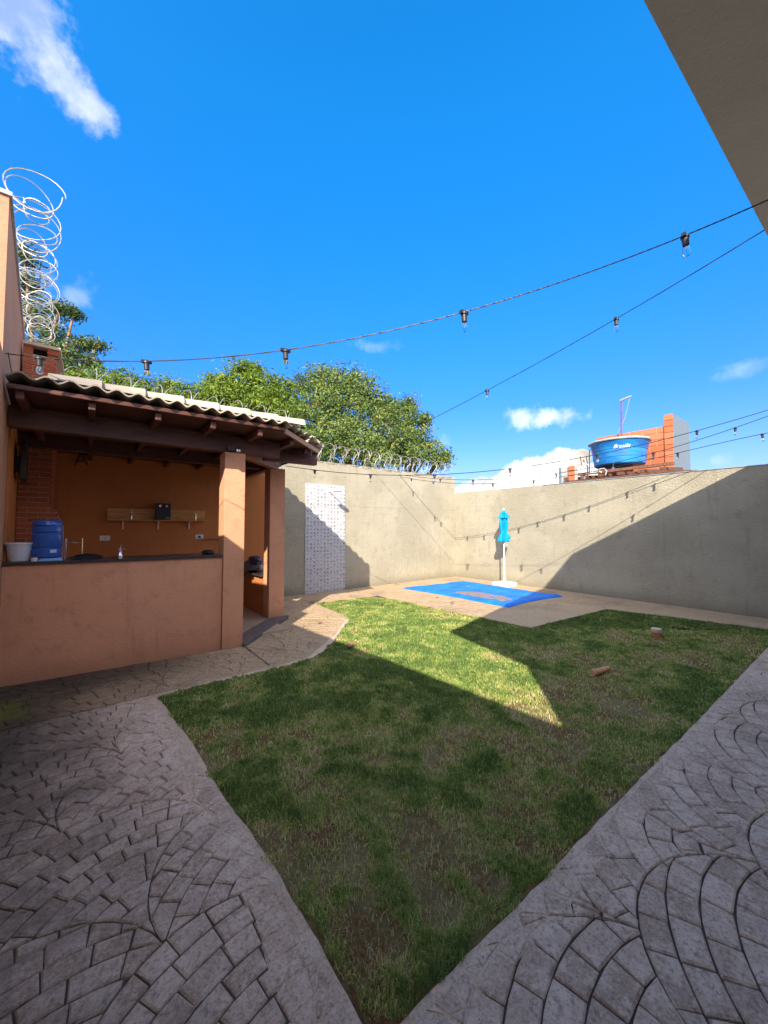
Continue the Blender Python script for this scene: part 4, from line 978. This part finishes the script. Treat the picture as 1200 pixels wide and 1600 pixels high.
UX, UY = 9.02, 6.165
um = thing('patio_umbrella', 'closed turquoise patio umbrella on a white pole in a white square base', 'umbrella', (UX, UY, 0))
finish('base', box(bm_new(), UX - 0.24, UX + 0.24, UY - 0.24, UY + 0.24, 0.006, 0.125), m_white, um, bevel=0.03)
finish('pole', cyl(bm_new(), (UX, UY, 0.12), (UX, UY, 2.10), 0.019, n=12), m_white, um, smooth=True)
finish('pole_socket', lathe(bm_new(), [(0.045, 0.0), (0.04, 0.10), (0.028, 0.14)], (UX, UY, 0.118), 16), m_white, um, smooth=True)
def fold(k, z): return 1 + 0.30 * math.cos(k * 8 * 2 * math.pi / 48 + z * 1.5) + 0.05 * math.sin(k * 1.7 + z * 9)
cn = lathe(bm_new(), [(0.10, 1.22), (0.125, 1.24), (0.115, 1.30), (0.095, 1.38), (0.072, 1.46), (0.088, 1.60), (0.098, 1.72), (0.085, 1.84), (0.07, 1.92), (0.04, 2.0)], (UX, UY, 0), 48, fold)
finish('canopy', cn, m_cyan, um, smooth=True)
cn = lathe(bm_new(), [(0.13, 1.865), (0.135, 1.875), (0.115, 1.92), (0.08, 1.98), (0.045, 2.05), (0.012, 2.10)], (UX, UY, 0), 48, fold); finish('top_vent', cn, m_cyan, um, smooth=True)
bm = bm_new(); q0 = Vector((UX + 0.07, UY - 0.06, 1.42)); rs = []
bmesh.ops.create_icosphere(bm, subdivisions=2, radius=1)
for v_ in bm.verts: p = v_.co.copy(); p *= 1 + 0.3 * noise.noise(p * 3); v_.co = Vector((UX + 0.085 + p.x * 0.075, UY - 0.06 + p.y * 0.075, 1.345 + p.z * 0.085))
finish('loose_fold', bm, m_cyan, um, smooth=True)
finish('finial', lathe(bm_new(), [(0.015, 2.09), (0.022, 2.11), (0.018, 2.14), (0.004, 2.15)], (UX, UY, 0), 12), m_white, um, smooth=True)

# ------------------------------------------------------------------ small things on the lawn
pp = thing('capped_pipe', 'short orange drain pipe with a white cap standing up from the grass', 'pipe', (6.63, 1.96, 0))
finish('pipe', cyl(bm_new(), (6.63, 1.96, -0.05), (6.63, 1.96, 0.075), 0.058, n=20), m_pipe, pp, smooth=True)
finish('cap', lathe(bm_new(), [(0.066, 0.07), (0.068, 0.075), (0.068, 0.118), (0.062, 0.125), (0.001, 0.126)], (6.63, 1.96, 0), 20), plain('aged_white_pvc', (0.62, 0.52, 0.38), 0.5), pp, smooth=True)
a, b = G(925, 1052, 0.03), G(951, 1044, 0.03); bm = cyl(bm_new(), a, b, 0.036, 0.026, 10)
tag(finish('broken_stick', bm, m_stick, None, smooth=True), 'short pale brown piece of wood lying on the grass', 'stick')
bm = bm_new(); g = G(545, 1009, 0.03)
for k in range(3):
    o = Vector((g.x + random.uniform(-.05, .05), g.y + random.uniform(-.05, .05), 0.03)); v_ = [bm.verts.new(o + Vector(q)) for q in ((-.05, 0, 0.01), (0, .025, 0.02), (.06, 0.01, 0.035), (0, -.03, 0.005))]; bm.faces.new(v_)
tag(finish('dry_leaf', bm, m_dryleaf), 'curled brown dry leaf at the lawn edge beside the path bend', 'leaf')
for px, py, lb in ((500, 974, 'small brown dry leaf lying on the sunlit stamped path'), (683, 934, 'dark dry leaf on the pool deck left of the blue cover'), (488, 942, 'dry leaf at the shaded corner of the lawn near the tiled panel'), (618, 913, 'small dry leaf near the rear wall foot')):
    g = G(px, py, 0.012); bm = bm_new(); v_ = [bm.verts.new((g.x + q[0], g.y + q[1], 0.014 + q[2])) for q in ((-.045, 0, 0), (0, .03, 0.018), (.05, 0.0, 0.012), (0, -.03, 0.0))]; bm.faces.new(v_)
    tag(finish('dry_leaf', bm, m_dryleaf), lb, 'leaf')

# ------------------------------------------------------------------ razor wire
def coil(name, a, b, rad, pitch, label, flat=1.0, wire=0.0065, jit=0.06, seed=1, t0=0.0, grp='razor wire coils on the wall tops'):
    r_ = random.Random(seed); a = Vector(a); b = Vector(b); d = b - a; Ln = d.length; d.normalize(); u = Vector((0, 0, 1)); s = d.cross(u).normalized()
    turns = Ln / pitch; n = int(turns * 26); pts = []; ph = r_.random() * 6
    th = thing(name, label, 'razor wire', a, grp)
    for sgn in (1, -1):
        pts = []
        for i in range(n + 1):
            t = i / n; an = sgn * 2 * math.pi * turns * t + t0; rr = rad * (1 + jit * math.sin(an * 0.37 + ph) + jit * 0.6 * math.sin(an * 0.11 + ph * 2) + jit * 0.25 * math.sin(an * 2.3 + ph * sgn))
            pts.append(a + d * (Ln * t + 0.35 * pitch * math.sin(an) * 0.5) + s * rr * flat * math.cos(an) + u * rr * math.sin(an))
        bm = bm_new(); tube(bm, pts, wire, 5); finish('wire', bm, m_wire, th, smooth=True)
        if sgn == 1: keep = pts
    bm = bm_new()
    for i in range(0, len(keep) - 1, 2):
        p = keep[i]; dd = (keep[i + 1] - p).normalized(); sd = dd.cross(Vector((0.3, 0.2, 1))).normalized() * max(wire, 0.0055) * 3.0
        v_ = [bm.verts.new(p + dd * wire * 3 + sd * 0.3), bm.verts.new(p + sd + dd * wire * 5), bm.verts.new(p - dd * wire * 3), bm.verts.new(p - sd - dd * wire * 5)]; bm.faces.new(v_)
    tag(finish('barbs', bm, m_wire, th), kind='stuff'); return th
zt_ = 4.66
coil('razor_wire', (leftx(3.6) + 0.07, 4.60, 4.74), (leftx(8.3) + 0.17, 8.3, 4.76), 0.16, 0.25, 'coiled galvanised razor wire stretched along the top of the tall left wall', seed=3, jit=0.34, wire=0.0048)
coil('razor_wire', (-0.45, YA + 0.05, 4.13), (3.6, YA + 0.05, 4.10), 0.30, 0.50, 'razor wire arcs showing behind the tile roof in front of the bushes', seed=5)
coil('razor_wire', (3.4, YA + 0.08, 3.52), (9.5, YA + 0.08, 3.50), 0.25, 0.37, 'razor wire coil along the rear wall top below the olive green tree', seed=6)
coil('razor_wire', (9.70, 8.2, 2.98), (9.66, 5.8, 2.98), 0.20, 0.50, 'thin razor wire loops on the right wall top in front of the white cloud', seed=8, wire=0.004)

# ------------------------------------------------------------------ string lights
sock_bm = lathe(bm_new(), [(0.014, -0.012), (0.023, 0.0), (0.024, 0.012), (0.0185, 0.018), (0.0175, 0.062), (0.014, 0.066)], (0, 0, 0), 14)
for v_ in sock_bm.verts: v_.co.z = -v_.co.z
box(sock_bm, -0.034, 0.034, -0.012, 0.012, -0.010, 0.010); bmesh.ops.recalc_face_normals(sock_bm, faces=sock_bm.faces[:])
sock_me = bpy.data.meshes.new('socket'); sock_bm.to_mesh(sock_me); sock_bm.free(); sock_me.materials.append(m_black)
bb = lathe(bm_new(), [(0.012, 0.06), (0.016, 0.075), (0.0225, 0.092), (0.0235, 0.105), (0.019, 0.120), (0.010, 0.129), (0.001, 0.1315)], (0, 0, 0), 16)
for v_ in bb.verts: v_.co.z = -v_.co.z
bmesh.ops.recalc_face_normals(bb, faces=bb.faces[:]); bulb_me = bpy.data.meshes.new('bulb'); bb.to_mesh(bulb_me); bb.free(); bulb_me.materials.append(m_glass)
bulb_me.polygons.foreach_set('use_smooth', [True] * len(bulb_me.polygons))
fb = bm_new(); tube(fb, [(0, 0, -0.066), (0.004, 0, -0.085), (-0.004, 0, -0.10), (0.003, 0, -0.105)], 0.0015, 4); fil_me = bpy.data.meshes.new('filament'); fb.to_mesh(fil_me); fb.free(); fil_me.materials.append(m_chrome)
def interp(pix, x):
    for (x0, y0), (x1, y1) in zip(pix, pix[1:]):
        if min(x0, x1) <= x <= max(x0, x1):
            return y0 + (y1 - y0) * (x - x0) / (x1 - x0)
    return pix[-1][1]
def smooth_pix(pix, n=64):
    xs = np.array([p[0] for p in pix], float); ys = np.array([p[1] for p in pix], float); deg = min(3, len(pix) - 1)
    k = np.polyfit((xs - 600) / 600, ys, deg); g = np.linspace(xs[0], xs[-1], n); f = np.polyval(k, (g - 600) / 600)
    return list(zip(g.tolist(), f.tolist()))
def string_light(label, a, b, pix, bulbs, wire=0.0062, twist=True, scale=1.0, deg=3):
    """a, b: ground points of the two anchors; the cable hangs in the vertical plane through them"""
    a = Vector((a[0], a[1], 0)); b = Vector((b[0], b[1], 0)); d = (b - a).normalized(); n_ = (-d.y, d.x, 0)
    sp = smooth_pix(pix, 70); pts = [onp(x, y, a, n_) for x, y in sp]
    th = thing('string_light', label, 'string lights', pts[0])
    bm = bm_new(); fine = []
    for i in range(len(pts) - 1):
        for k in range(6): fine.append(pts[i].lerp(pts[i + 1], k / 6))
    fine.append(pts[-1])
    if twist:
        acc = 0; A_ = []; B_ = []; sd = Vector((n_[0], n_[1], 0))
        for i, p in enumerate(fine):
            if i: acc += (p - fine[i - 1]).length
            o = (sd * math.cos(acc * 170) + Vector((0, 0, 1)) * math.sin(acc * 170)) * wire * 0.5; A_.append(p + o); B_.append(p - o)
        tube(bm, A_, wire * 0.62, 4); tube(bm, B_, wire * 0.62, 4)
    else: tube(bm, fine, wire, 5)
    finish('cable', bm, m_cable, th, smooth=True)
    ang = math.atan2(d.y, d.x)
    for x in bulbs:
        p = onp(x, interp(sp, x), a, n_)
        s_ = bpy.data.objects.new('socket', sock_me); COL.objects.link(s_); s_.location = p - Vector((0, 0, 0.006)); s_.scale = (scale,) * 3; s_.rotation_euler = (random.uniform(-0.06, 0.06), random.uniform(-0.06, 0.06), 0); setp(s_, th)
        g = bpy.data.objects.new('bulb', bulb_me); COL.objects.link(g); g.parent = s_
        g = bpy.data.objects.new('filament', fil_me); COL.objects.link(g); g.parent = s_
    return th
aw = onp(8, 550, (-0.9, 8.45, 0), (1, 0.0717, 0))
string_light('upper string of clear bulbs sagging from the left pink wall to the soffit', (aw.x + 0.01, aw.y), (3.6, 0.47),
             [(8, 550), (60, 558), (150, 566), (228, 567), (330, 560), (445, 545), (590, 518), (725, 486), (900, 436), (1070, 368), (1200, 313), (1290, 270)], [62, 229, 446, 725, 1070], scale=1.15)
string_light('steep string of clear bulbs running from the tree line up to the soffit', (5.73, 8.35), (5.0, 0.52),
             [(560, 712), (656, 663), (760, 610), (860, 559), (962, 497), (1080, 428), (1200, 357), (1260, 318)], [761, 963], scale=1.25)
pa = (2.79, 6.42)
string_light('long low string of bulbs starting at the rear pillar of the bar', pa, (9.0, 0.66),
             [(446, 727), (492, 735), (579, 742), (679, 742.5), (717, 738.5), (798, 732), (933, 711), (1021, 688), (1090, 675), (1200, 641), (1235, 629)], [492, 579, 679, 797, 933, 1089], wire=0.0062, twist=False)
string_light('middle low string of bulbs running from the rear wall past the tank bottom', (7.19, 8.42), (9.2, 0.66),
             [(624, 742), (688, 748), (737, 749), (800, 748), (869, 741), (958, 722), (1058, 698), (1149, 668), (1200, 650), (1230, 639)], [688, 739, 869, 958, 1021, 1149], wire=0.0062, twist=False)
string_light('lowest string of bulbs, nearest to the top of the right wall', (7.24, 8.41), (9.3, 0.66),
             [(625, 742), (643, 748), (677, 755), (715, 758), (770, 756), (834, 749), (913, 736), (1059, 710), (1191, 679), (1200, 677), (1230, 669)], [643, 677, 770, 834, 913, 1059, 1191], wire=0.0062, twist=False)
# lead that hangs from the left wall anchor to the roof
bm = bm_new(); q0 = aw; tube(bm, [q0 + Vector((0.02, 0, 0)), onp(12, 572, (-0.9, 8.45, 0), (1, 0.0717, 0)) + Vector((0.02, 0, 0)), onp(18, 596, (-0.9, 8.45, 0), (1, 0.0717, 0)) + Vector((0.02, 0, 0))], 0.004, 5)
tag(finish('power_lead', bm, m_cable, None, smooth=True), 'thin black lead dropping down the left pink wall to the roof tiles', 'cord')

# ------------------------------------------------------------------ neighbour's rooftop beyond the right wall
nb = thing('neighbour_building', 'unfinished neighbouring building of bare orange hollow bricks beyond the right wall', 'building', (14.5, 5, 0))
NX = 14.0
zt1 = onX(1053, 646, NX).z; yw0 = onX(1053, 700, NX).y; yw1 = onX(1042, 700, NX).y; yw2 = onX(933, 700, NX).y
zbw = onX(1042, 665, NX).z
B('lower_walls', m_greywall, nb, NX + 0.02, 18, yw0 - 0.0, yw2 + 0.9, -0.06, 3.2)
B('grey_side_wall', m_greywall, nb, NX - 0.0, onY(1078, 700, yw0).x, yw0 + 0.0, yw0 + 0.14, 3.203, zt1)
# column of bricks at the corner and the parapet behind the tank
z = 3.21; bh = (zt1 - 3.21) / 10
bkc = {}
def nbrick(x0, x1, y0, y1, z0, z1):
    key = (round(x1 - x0, 3), round(y1 - y0, 3), round(z1 - z0, 3))
    if key not in bkc:
        b = box(bm_new(), 0, x1 - x0, 0, y1 - y0, 0, z1 - z0); bmesh.ops.bevel(b, geom=b.edges[:], offset=0.005, segments=1, affect='EDGES')
        me = bpy.data.meshes.new('brick'); b.to_mesh(me); b.free(); me.materials.append(m_hollow); bkc[key] = me
    o = bpy.data.objects.new('brick', bkc[key]); COL.objects.link(o); o.location = (x0, y0, z0); setp(o, nb)
for k in range(10): nbrick(NX - 0.06, NX - 0.003, yw0, yw0 + 0.22, z + k * bh + 0.006, z + (k + 1) * bh - 0.006)
B('mortar_bed', m_mortar, nb, NX, NX + 0.12, yw0 + 0.145, yw2, 3.203, zbw - 0.01)
rows_ = 8; rh = (zbw - 3.21) / rows_
for k in range(rows_):
    y = yw0 + 0.235 - (0.19 if k % 2 else 0.0)
    while y < yw2:
        a = max(y, yw0 + 0.23); b = min(y + 0.37, yw2)
        if b - a > 0.05: nbrick(NX - 0.02, NX + 0.10, a + 0.006, b - 0.006, 3.21 + k * rh + 0.006, 3.21 + (k + 1) * rh - 0.006)
        y += 0.38
# timber and tile lean-to in front
s0 = onX(845, 740, 12.2); ys0 = onX(1042, 735, 12.2).y; ys1 = onX(893, 735, 12.2).y
zsl = onX(970, 733, 12.2).z
hexb = hexa(bm_new(), [(11.7, ys0 - 0.3, zsl - 0.32), (13.95, ys0 - 0.3, zsl - 0.12), (13.95, ys1, zsl - 0.12), (11.7, ys1, zsl - 0.32)], [(11.7, ys0 - 0.3, zsl - 0.25), (13.95, ys0 - 0.3, zsl - 0.02), (13.95, ys1, zsl - 0.02), (11.7, ys1, zsl - 0.25)])
finish('lean_to_roof', hexb, m_oldwood, nb)
for k in range(6):
    y = ys0 + (ys1 - ys0) * k / 5.0
    finish('joist', beam(bm_new(), (11.75, y, zsl - 0.22), (13.9, y + 0.1, zsl - 0.0), 0.08, 0.09), m_oldwood, nb)
finish('joist', beam(bm_new(), (12.05, ys0 - 0.2, zsl - 0.06), (12.25, ys1 + 0.1, zsl - 0.06), 0.10, 0.08), m_rust, nb)
# short brick stub left of the lean-to
pA, pB = onX(875, 752, 12.0), onX(899, 727, 12.0)
B('stub_wall', m_lid, nb, 12.0, 12.15, pB.y, pA.y - 0.05, 2.5, pB.z)
B('stub_return', m_greywall, nb, 11.97, 12.10, pA.y - 0.047, pA.y + 0.03, 2.5, pB.z - 0.01)
for k in range(4):
    nbrick(11.94, 11.997, pB.y + 0.02, pB.y + 0.20, pB.z - 0.16 * (k + 1) + 0.01, pB.z - 0.16 * k - 0.01)

tk = thing('water_tank', 'round blue water tank with a white lid on the neighbouring lean-to', 'water tank', (12.9, 4.7, 3.6))
tcx, tcy = 12.95, 12.95 / math.tan(YAW + math.atan(370 / F))
Dt = Vector((tcx, tcy, 0)).dot(Vector((fw.x, fw.y, 0)))
tz0 = 1.6 + (825 - 728) * Dt / F; tz1 = 1.6 + (825 - 692) * Dt / F; tr = 48 * Dt / F * math.cos(math.atan(370 / F)) * 1.02
hh = tz1 - tz0
finish('body', lathe(bm_new(), [(tr * 0.80, 0), (tr * 0.84, 0.03), (tr * 0.86, hh * 0.30), (tr * 0.875, hh * 0.31), (tr * 0.885, hh * 0.62), (tr * 0.90, hh * 0.63), (tr * 0.965, hh * 0.97), (tr * 0.99, hh), (tr * 0.9, hh)], (tcx, tcy, tz0), 48), m_tank, tk, smooth=True)
finish('lid', lathe(bm_new(), [(tr * 1.01, hh - 0.01), (tr * 1.03, hh + 0.015), (tr * 1.0, hh + 0.05), (tr * 0.7, hh + 0.09), (tr * 0.35, hh + 0.14), (0.02, hh + 0.15)], (tcx, tcy, tz0), 48, lambda k, z: 1 + 0.012 * math.sin(k * 1.3)), m_lid, tk, smooth=True)
# the white script lettering, bent round the tank
cu = bpy.data.curves.new('lettering', 'FONT'); cu.body = 'Brasilit'; cu.size = 0.19; cu.shear = 0.45; cu.extrude = 0.002
to = bpy.data.objects.new('tmp_text', cu); COL.objects.link(to); bpy.context.view_layer.update()
dg = bpy.context.evaluated_depsgraph_get(); tm = bpy.data.meshes.new_from_object(to.evaluated_get(dg)); bpy.data.objects.remove(to)
camdir = math.atan2(-tcy, -tcx); wid = max(v_.co.x for v_ in tm.vertices)
for v_ in tm.vertices:
    zz = 0.60 * hh + v_.co.y * 0.8 + 0.02; rr = tr * (0.90 + (zz - hh * 0.63) / hh * 0.19) + 0.006 + v_.co.z
    an = camdir + (v_.co.x * 0.9 - wid * 0.9 * 0.5) / tr + 0.10
    v_.co = Vector((tcx + rr * math.cos(an), tcy + rr * math.sin(an), tz0 + zz))
link('lettering', tm, m_white, tk)
# dish and aerial
pd = onX(907, 716, 12.3)
ds = thing('satellite_dish', 'round grey satellite dish left of the blue water tank', 'satellite dish', pd)
bm = lathe(bm_new(), [(0.001, -0.075), (0.12, -0.065), (0.22, -0.035), (0.31, 0.012), (0.316, 0.012), (0.22, -0.045), (0.12, -0.075), (0.001, -0.085)], (0, 0, 0), 32)
qd = (C0 - pd + Vector((-1.5, 2.5, 5.5))).normalized().to_track_quat('Z', 'Y').to_matrix(); bmesh.ops.rotate(bm, verts=bm.verts[:], matrix=qd); bmesh.ops.translate(bm, verts=bm.verts[:], vec=pd)
finish('reflector', bm, m_dish, ds, smooth=True)
bm = bm_new(); tube(bm, [pd + Vector((0.05, -0.02, -0.28)), pd + Vector((-0.28, -0.12, 0.0)) ], 0.012, 6); finish('feed_arm', bm, m_rust, ds)
bm = bm_new(); tube(bm, [pd + Vector((0.06, -0.05, -0.05)), pd + Vector((0.04, -0.2, -0.30)), pd + Vector((0.0, -0.2, -0.62))], 0.018, 6); finish('mast', bm, m_rust, ds)
pm = onX(925, 712, 12.2); bm = bm_new(); tube(bm, [onX(921, 702, 12.2), onX(921, 740, 12.2)], 0.014, 6)
tag(finish('vent_pipe', bm, m_black), 'thin dark upright pipe between the dish and the blue tank', 'pipe')
an_ = thing('aerial_mast', 'thin rusty aerial mast with a short crossbar behind the blue tank', 'aerial', onX(971, 690, 13.8))
bm = bm_new(); tube(bm, [onX(971, 690, 13.8), onX(971, 623, 13.8)], 0.026, 6); finish('mast', bm, m_rust, an_)
bm = beam(bm_new(), onX(969, 627, 13.8), onX(986, 620, 13.8), 0.05, 0.05); finish('crossbar', bm, m_dish, an_)
bm = bm_new(); tube(bm, [onX(984, 622, 13.8), onX(976, 655, 13.8), onX(965, 676, 13.8)], 0.008, 4); finish('lead_wire', bm, m_dish, an_)
# pipes at the foot of the tank
plm = thing('plumbing_pipes', 'tangle of white plumbing pipes under the blue tank', 'pipes', onX(935, 738, 11.9))
bm = bm_new(); tube(bm, [onX(922, 739, 11.9), onX(932, 738, 11.9), onX(937, 733, 11.9), onX(944, 732, 11.9), onX(948, 736, 11.9), onX(946, 742, 11.9)], 0.02, 8); finish('pipe', bm, m_lid, plm, smooth=True)
bm = bm_new(); tube(bm, [onX(925, 739, 11.95), onX(930, 733, 11.95), onX(940, 738, 11.95)], 0.022, 8); finish('pipe', bm, m_white, plm, smooth=True)

# ------------------------------------------------------------------ trees beyond the rear wall
def tree(label, base_xy, blobs, mat, leaf, per_m3, D_trunk_top, seed, elong=1.8, group='trees beyond the rear wall', density=1.0):
    """blobs: (px, py, radius px, distance along the view axis)"""
    r_ = np.random.default_rng(seed); rr = random.Random(seed)
    th = thing('tree', label, 'tree', (base_xy[0], base_xy[1], -0.06), group)
    bl = [(atD(px, py, D), rad * D / F) for px, py, rad, D in blobs]
    top = sum((b[0] for b in bl), Vector()) / len(bl)
    bx_, by_ = base_xy; bm = bm_new(); fork = Vector((bx_ * 0.6 + top.x * 0.4, by_ * 0.6 + top.y * 0.4, top.z * 0.55))
    tube(bm, [Vector((bx_, by_, -0.1)), Vector((bx_, by_, 0.9)) * 1.0, Vector((bx_ * 0.8 + fork.x * 0.2, by_ * 0.8 + fork.y * 0.2, fork.z * 0.6)), fork], [0.22, 0.18, 0.15, 0.12], 8)
    for c, rad in bl:
        mid = fork.lerp(c, 0.5) + Vector((rr.uniform(-.2, .2), rr.uniform(-.2, .2), rr.uniform(-.1, .3)))
        tube(bm, [fork, mid, c], [0.08, 0.05, 0.025], 6)
        for k in range(7):
            dv = Vector((rr.gauss(0, 1), rr.gauss(0, 1), rr.gauss(0.2, 1))).normalized() * rad * 0.85
            tube(bm, [c, c + dv * 0.5 + Vector((0, 0, 0.08)), c + dv], [0.022, 0.014, 0.006], 4)
    finish('trunk', bm, m_bark, th, smooth=True)
    Vs = []; T = []
    for c, rad in bl:
        ncl = int(density * 105 * rad ** 2 / 0.25) + 20
        dv = r_.normal(size=(ncl, 3)); dv /= np.linalg.norm(dv, axis=1)[:, None]
        rad_ = rad * (r_.uniform(0.3, 1.15, ncl) ** 0.5) * (1 + 0.28 * np.array([noise.noise(Vector(d * 2.2) + Vector((seed, c.x, 0))) for d in dv]) + 0.18 * r_.normal(size=ncl).clip(-1, 1.6))
        cc_ = np.array(c) + dv * rad_[:, None]
        for q in range(ncl):
            nl = r_.integers(9, 20); sp = leaf * 2.1
            off = r_.normal(0, 1, (nl, 3)) * sp * np.array([1, 1, 0.6]); p = cc_[q] + off
            nrm = dv[q] * 0.8 + r_.normal(0, 0.55, (nl, 3)) + np.array([0, 0, 0.45]); nrm /= np.linalg.norm(nrm, axis=1)[:, None]
            ax = r_.normal(0, 1, (nl, 3)); ax -= nrm * np.sum(ax * nrm, 1)[:, None]; ax /= np.linalg.norm(ax, axis=1)[:, None]
            bx__ = np.cross(nrm, ax); s = leaf * r_.uniform(0.6, 1.3, nl)[:, None]
            q4 = np.stack([p - ax * s * elong / 2, p + bx__ * s * 0.42, p + ax * s * elong / 2, p - bx__ * s * 0.42], 1)
            Vs.append(q4.reshape(-1, 3)); t = np.clip(r_.normal(0.42, 0.13, nl) + r_.normal(0, 0.17), 0, 1); T.append(np.repeat(t, 4))
    V = np.concatenate(Vs); T = np.concatenate(T); n = len(V) // 4
    o = mesh_np('crown', V, np.arange(n * 4).reshape(-1, 4), mat, th, {'tint': T}); print('leaves', n)
    return th
tree('full olive green leafy tree in the middle behind the rear wall, brown twigs showing', (8.6, 12.3),
     [(500, 592, 22, 15), (530, 598, 26, 14.8), (560, 606, 26, 14.6), (590, 632, 26, 14.6), (545, 640, 36, 14.2), (500, 630, 32, 14.2), (470, 660, 34, 13.6), (520, 685, 36, 13.4), (560, 690, 34, 13.4), (600, 675, 30, 13.8), (612, 640, 16, 14.2), (495, 700, 30, 12.9), (465, 690, 26, 12.9), (470,600,14,15), (590, 716, 24, 13.2)],
     m_leaf_olive, 0.06, 0, 0, 31)
tree('olive tree with a ragged right edge behind the corner of the rear wall', (10.3, 12.0),
     [(630, 650, 22, 15.5), (650, 676, 24, 15.2), (672, 705, 20, 14.8), (640, 705, 26, 14.6), (615, 700, 26, 14.4), (688, 722, 13, 14.6), (640, 632, 12, 15.6), (662, 655, 9, 15.4), (695, 712, 7, 14.8)],
     m_leaf_olive, 0.06, 0, 0, 32)
tree('bright lime green tree behind the roof of the bar', (5.2, 12.6),
     [(345, 605, 24, 13.5), (380, 592, 26, 13.6), (410, 606, 26, 13.5), (440, 618, 24, 13.4), (370, 628, 26, 13), (415, 636, 28, 12.8), (335, 622, 18, 13), (440, 650, 26, 12.6), (395, 578, 10, 13.8), (330, 600, 9, 13.6)],
     m_leaf_lime, 0.06, 0, 0, 33, elong=2.4)
tree('low bright green bushy tree behind the razor wire left of the bar roof', (1.8, 11.3),
     [(130, 600, 24, 10), (165, 597, 24, 10), (200, 600, 22, 10.2), (235, 612, 22, 10.4), (265, 606, 16, 10.8), (295, 618, 22, 11), (110, 592, 16, 10), (150, 620, 24, 9.8), (210, 625, 22, 10), (260, 630, 20, 10.4), (310, 632, 20, 11)],
     m_leaf_lime, 0.05, 0, 0, 34, elong=2.0)
tree('dark feathery tree rising behind the chimney at the left edge', (-1.3, 12.5),
     [(38, 400, 16, 10.5), (40, 445, 20, 10.5), (55, 490, 22, 10.4), (92, 480, 12, 10.4), (115, 490, 7, 10.4), (80, 525, 22, 10.3), (75, 558, 28, 10.2), (110, 555, 18, 10.2), (130, 536, 8, 10.3), (152, 541, 6, 10.3), (98, 580, 22, 10), (140, 566, 10, 10.2)],
     m_leaf_dark, 0.055, 0, 0, 35, elong=2.2, density=0.8)
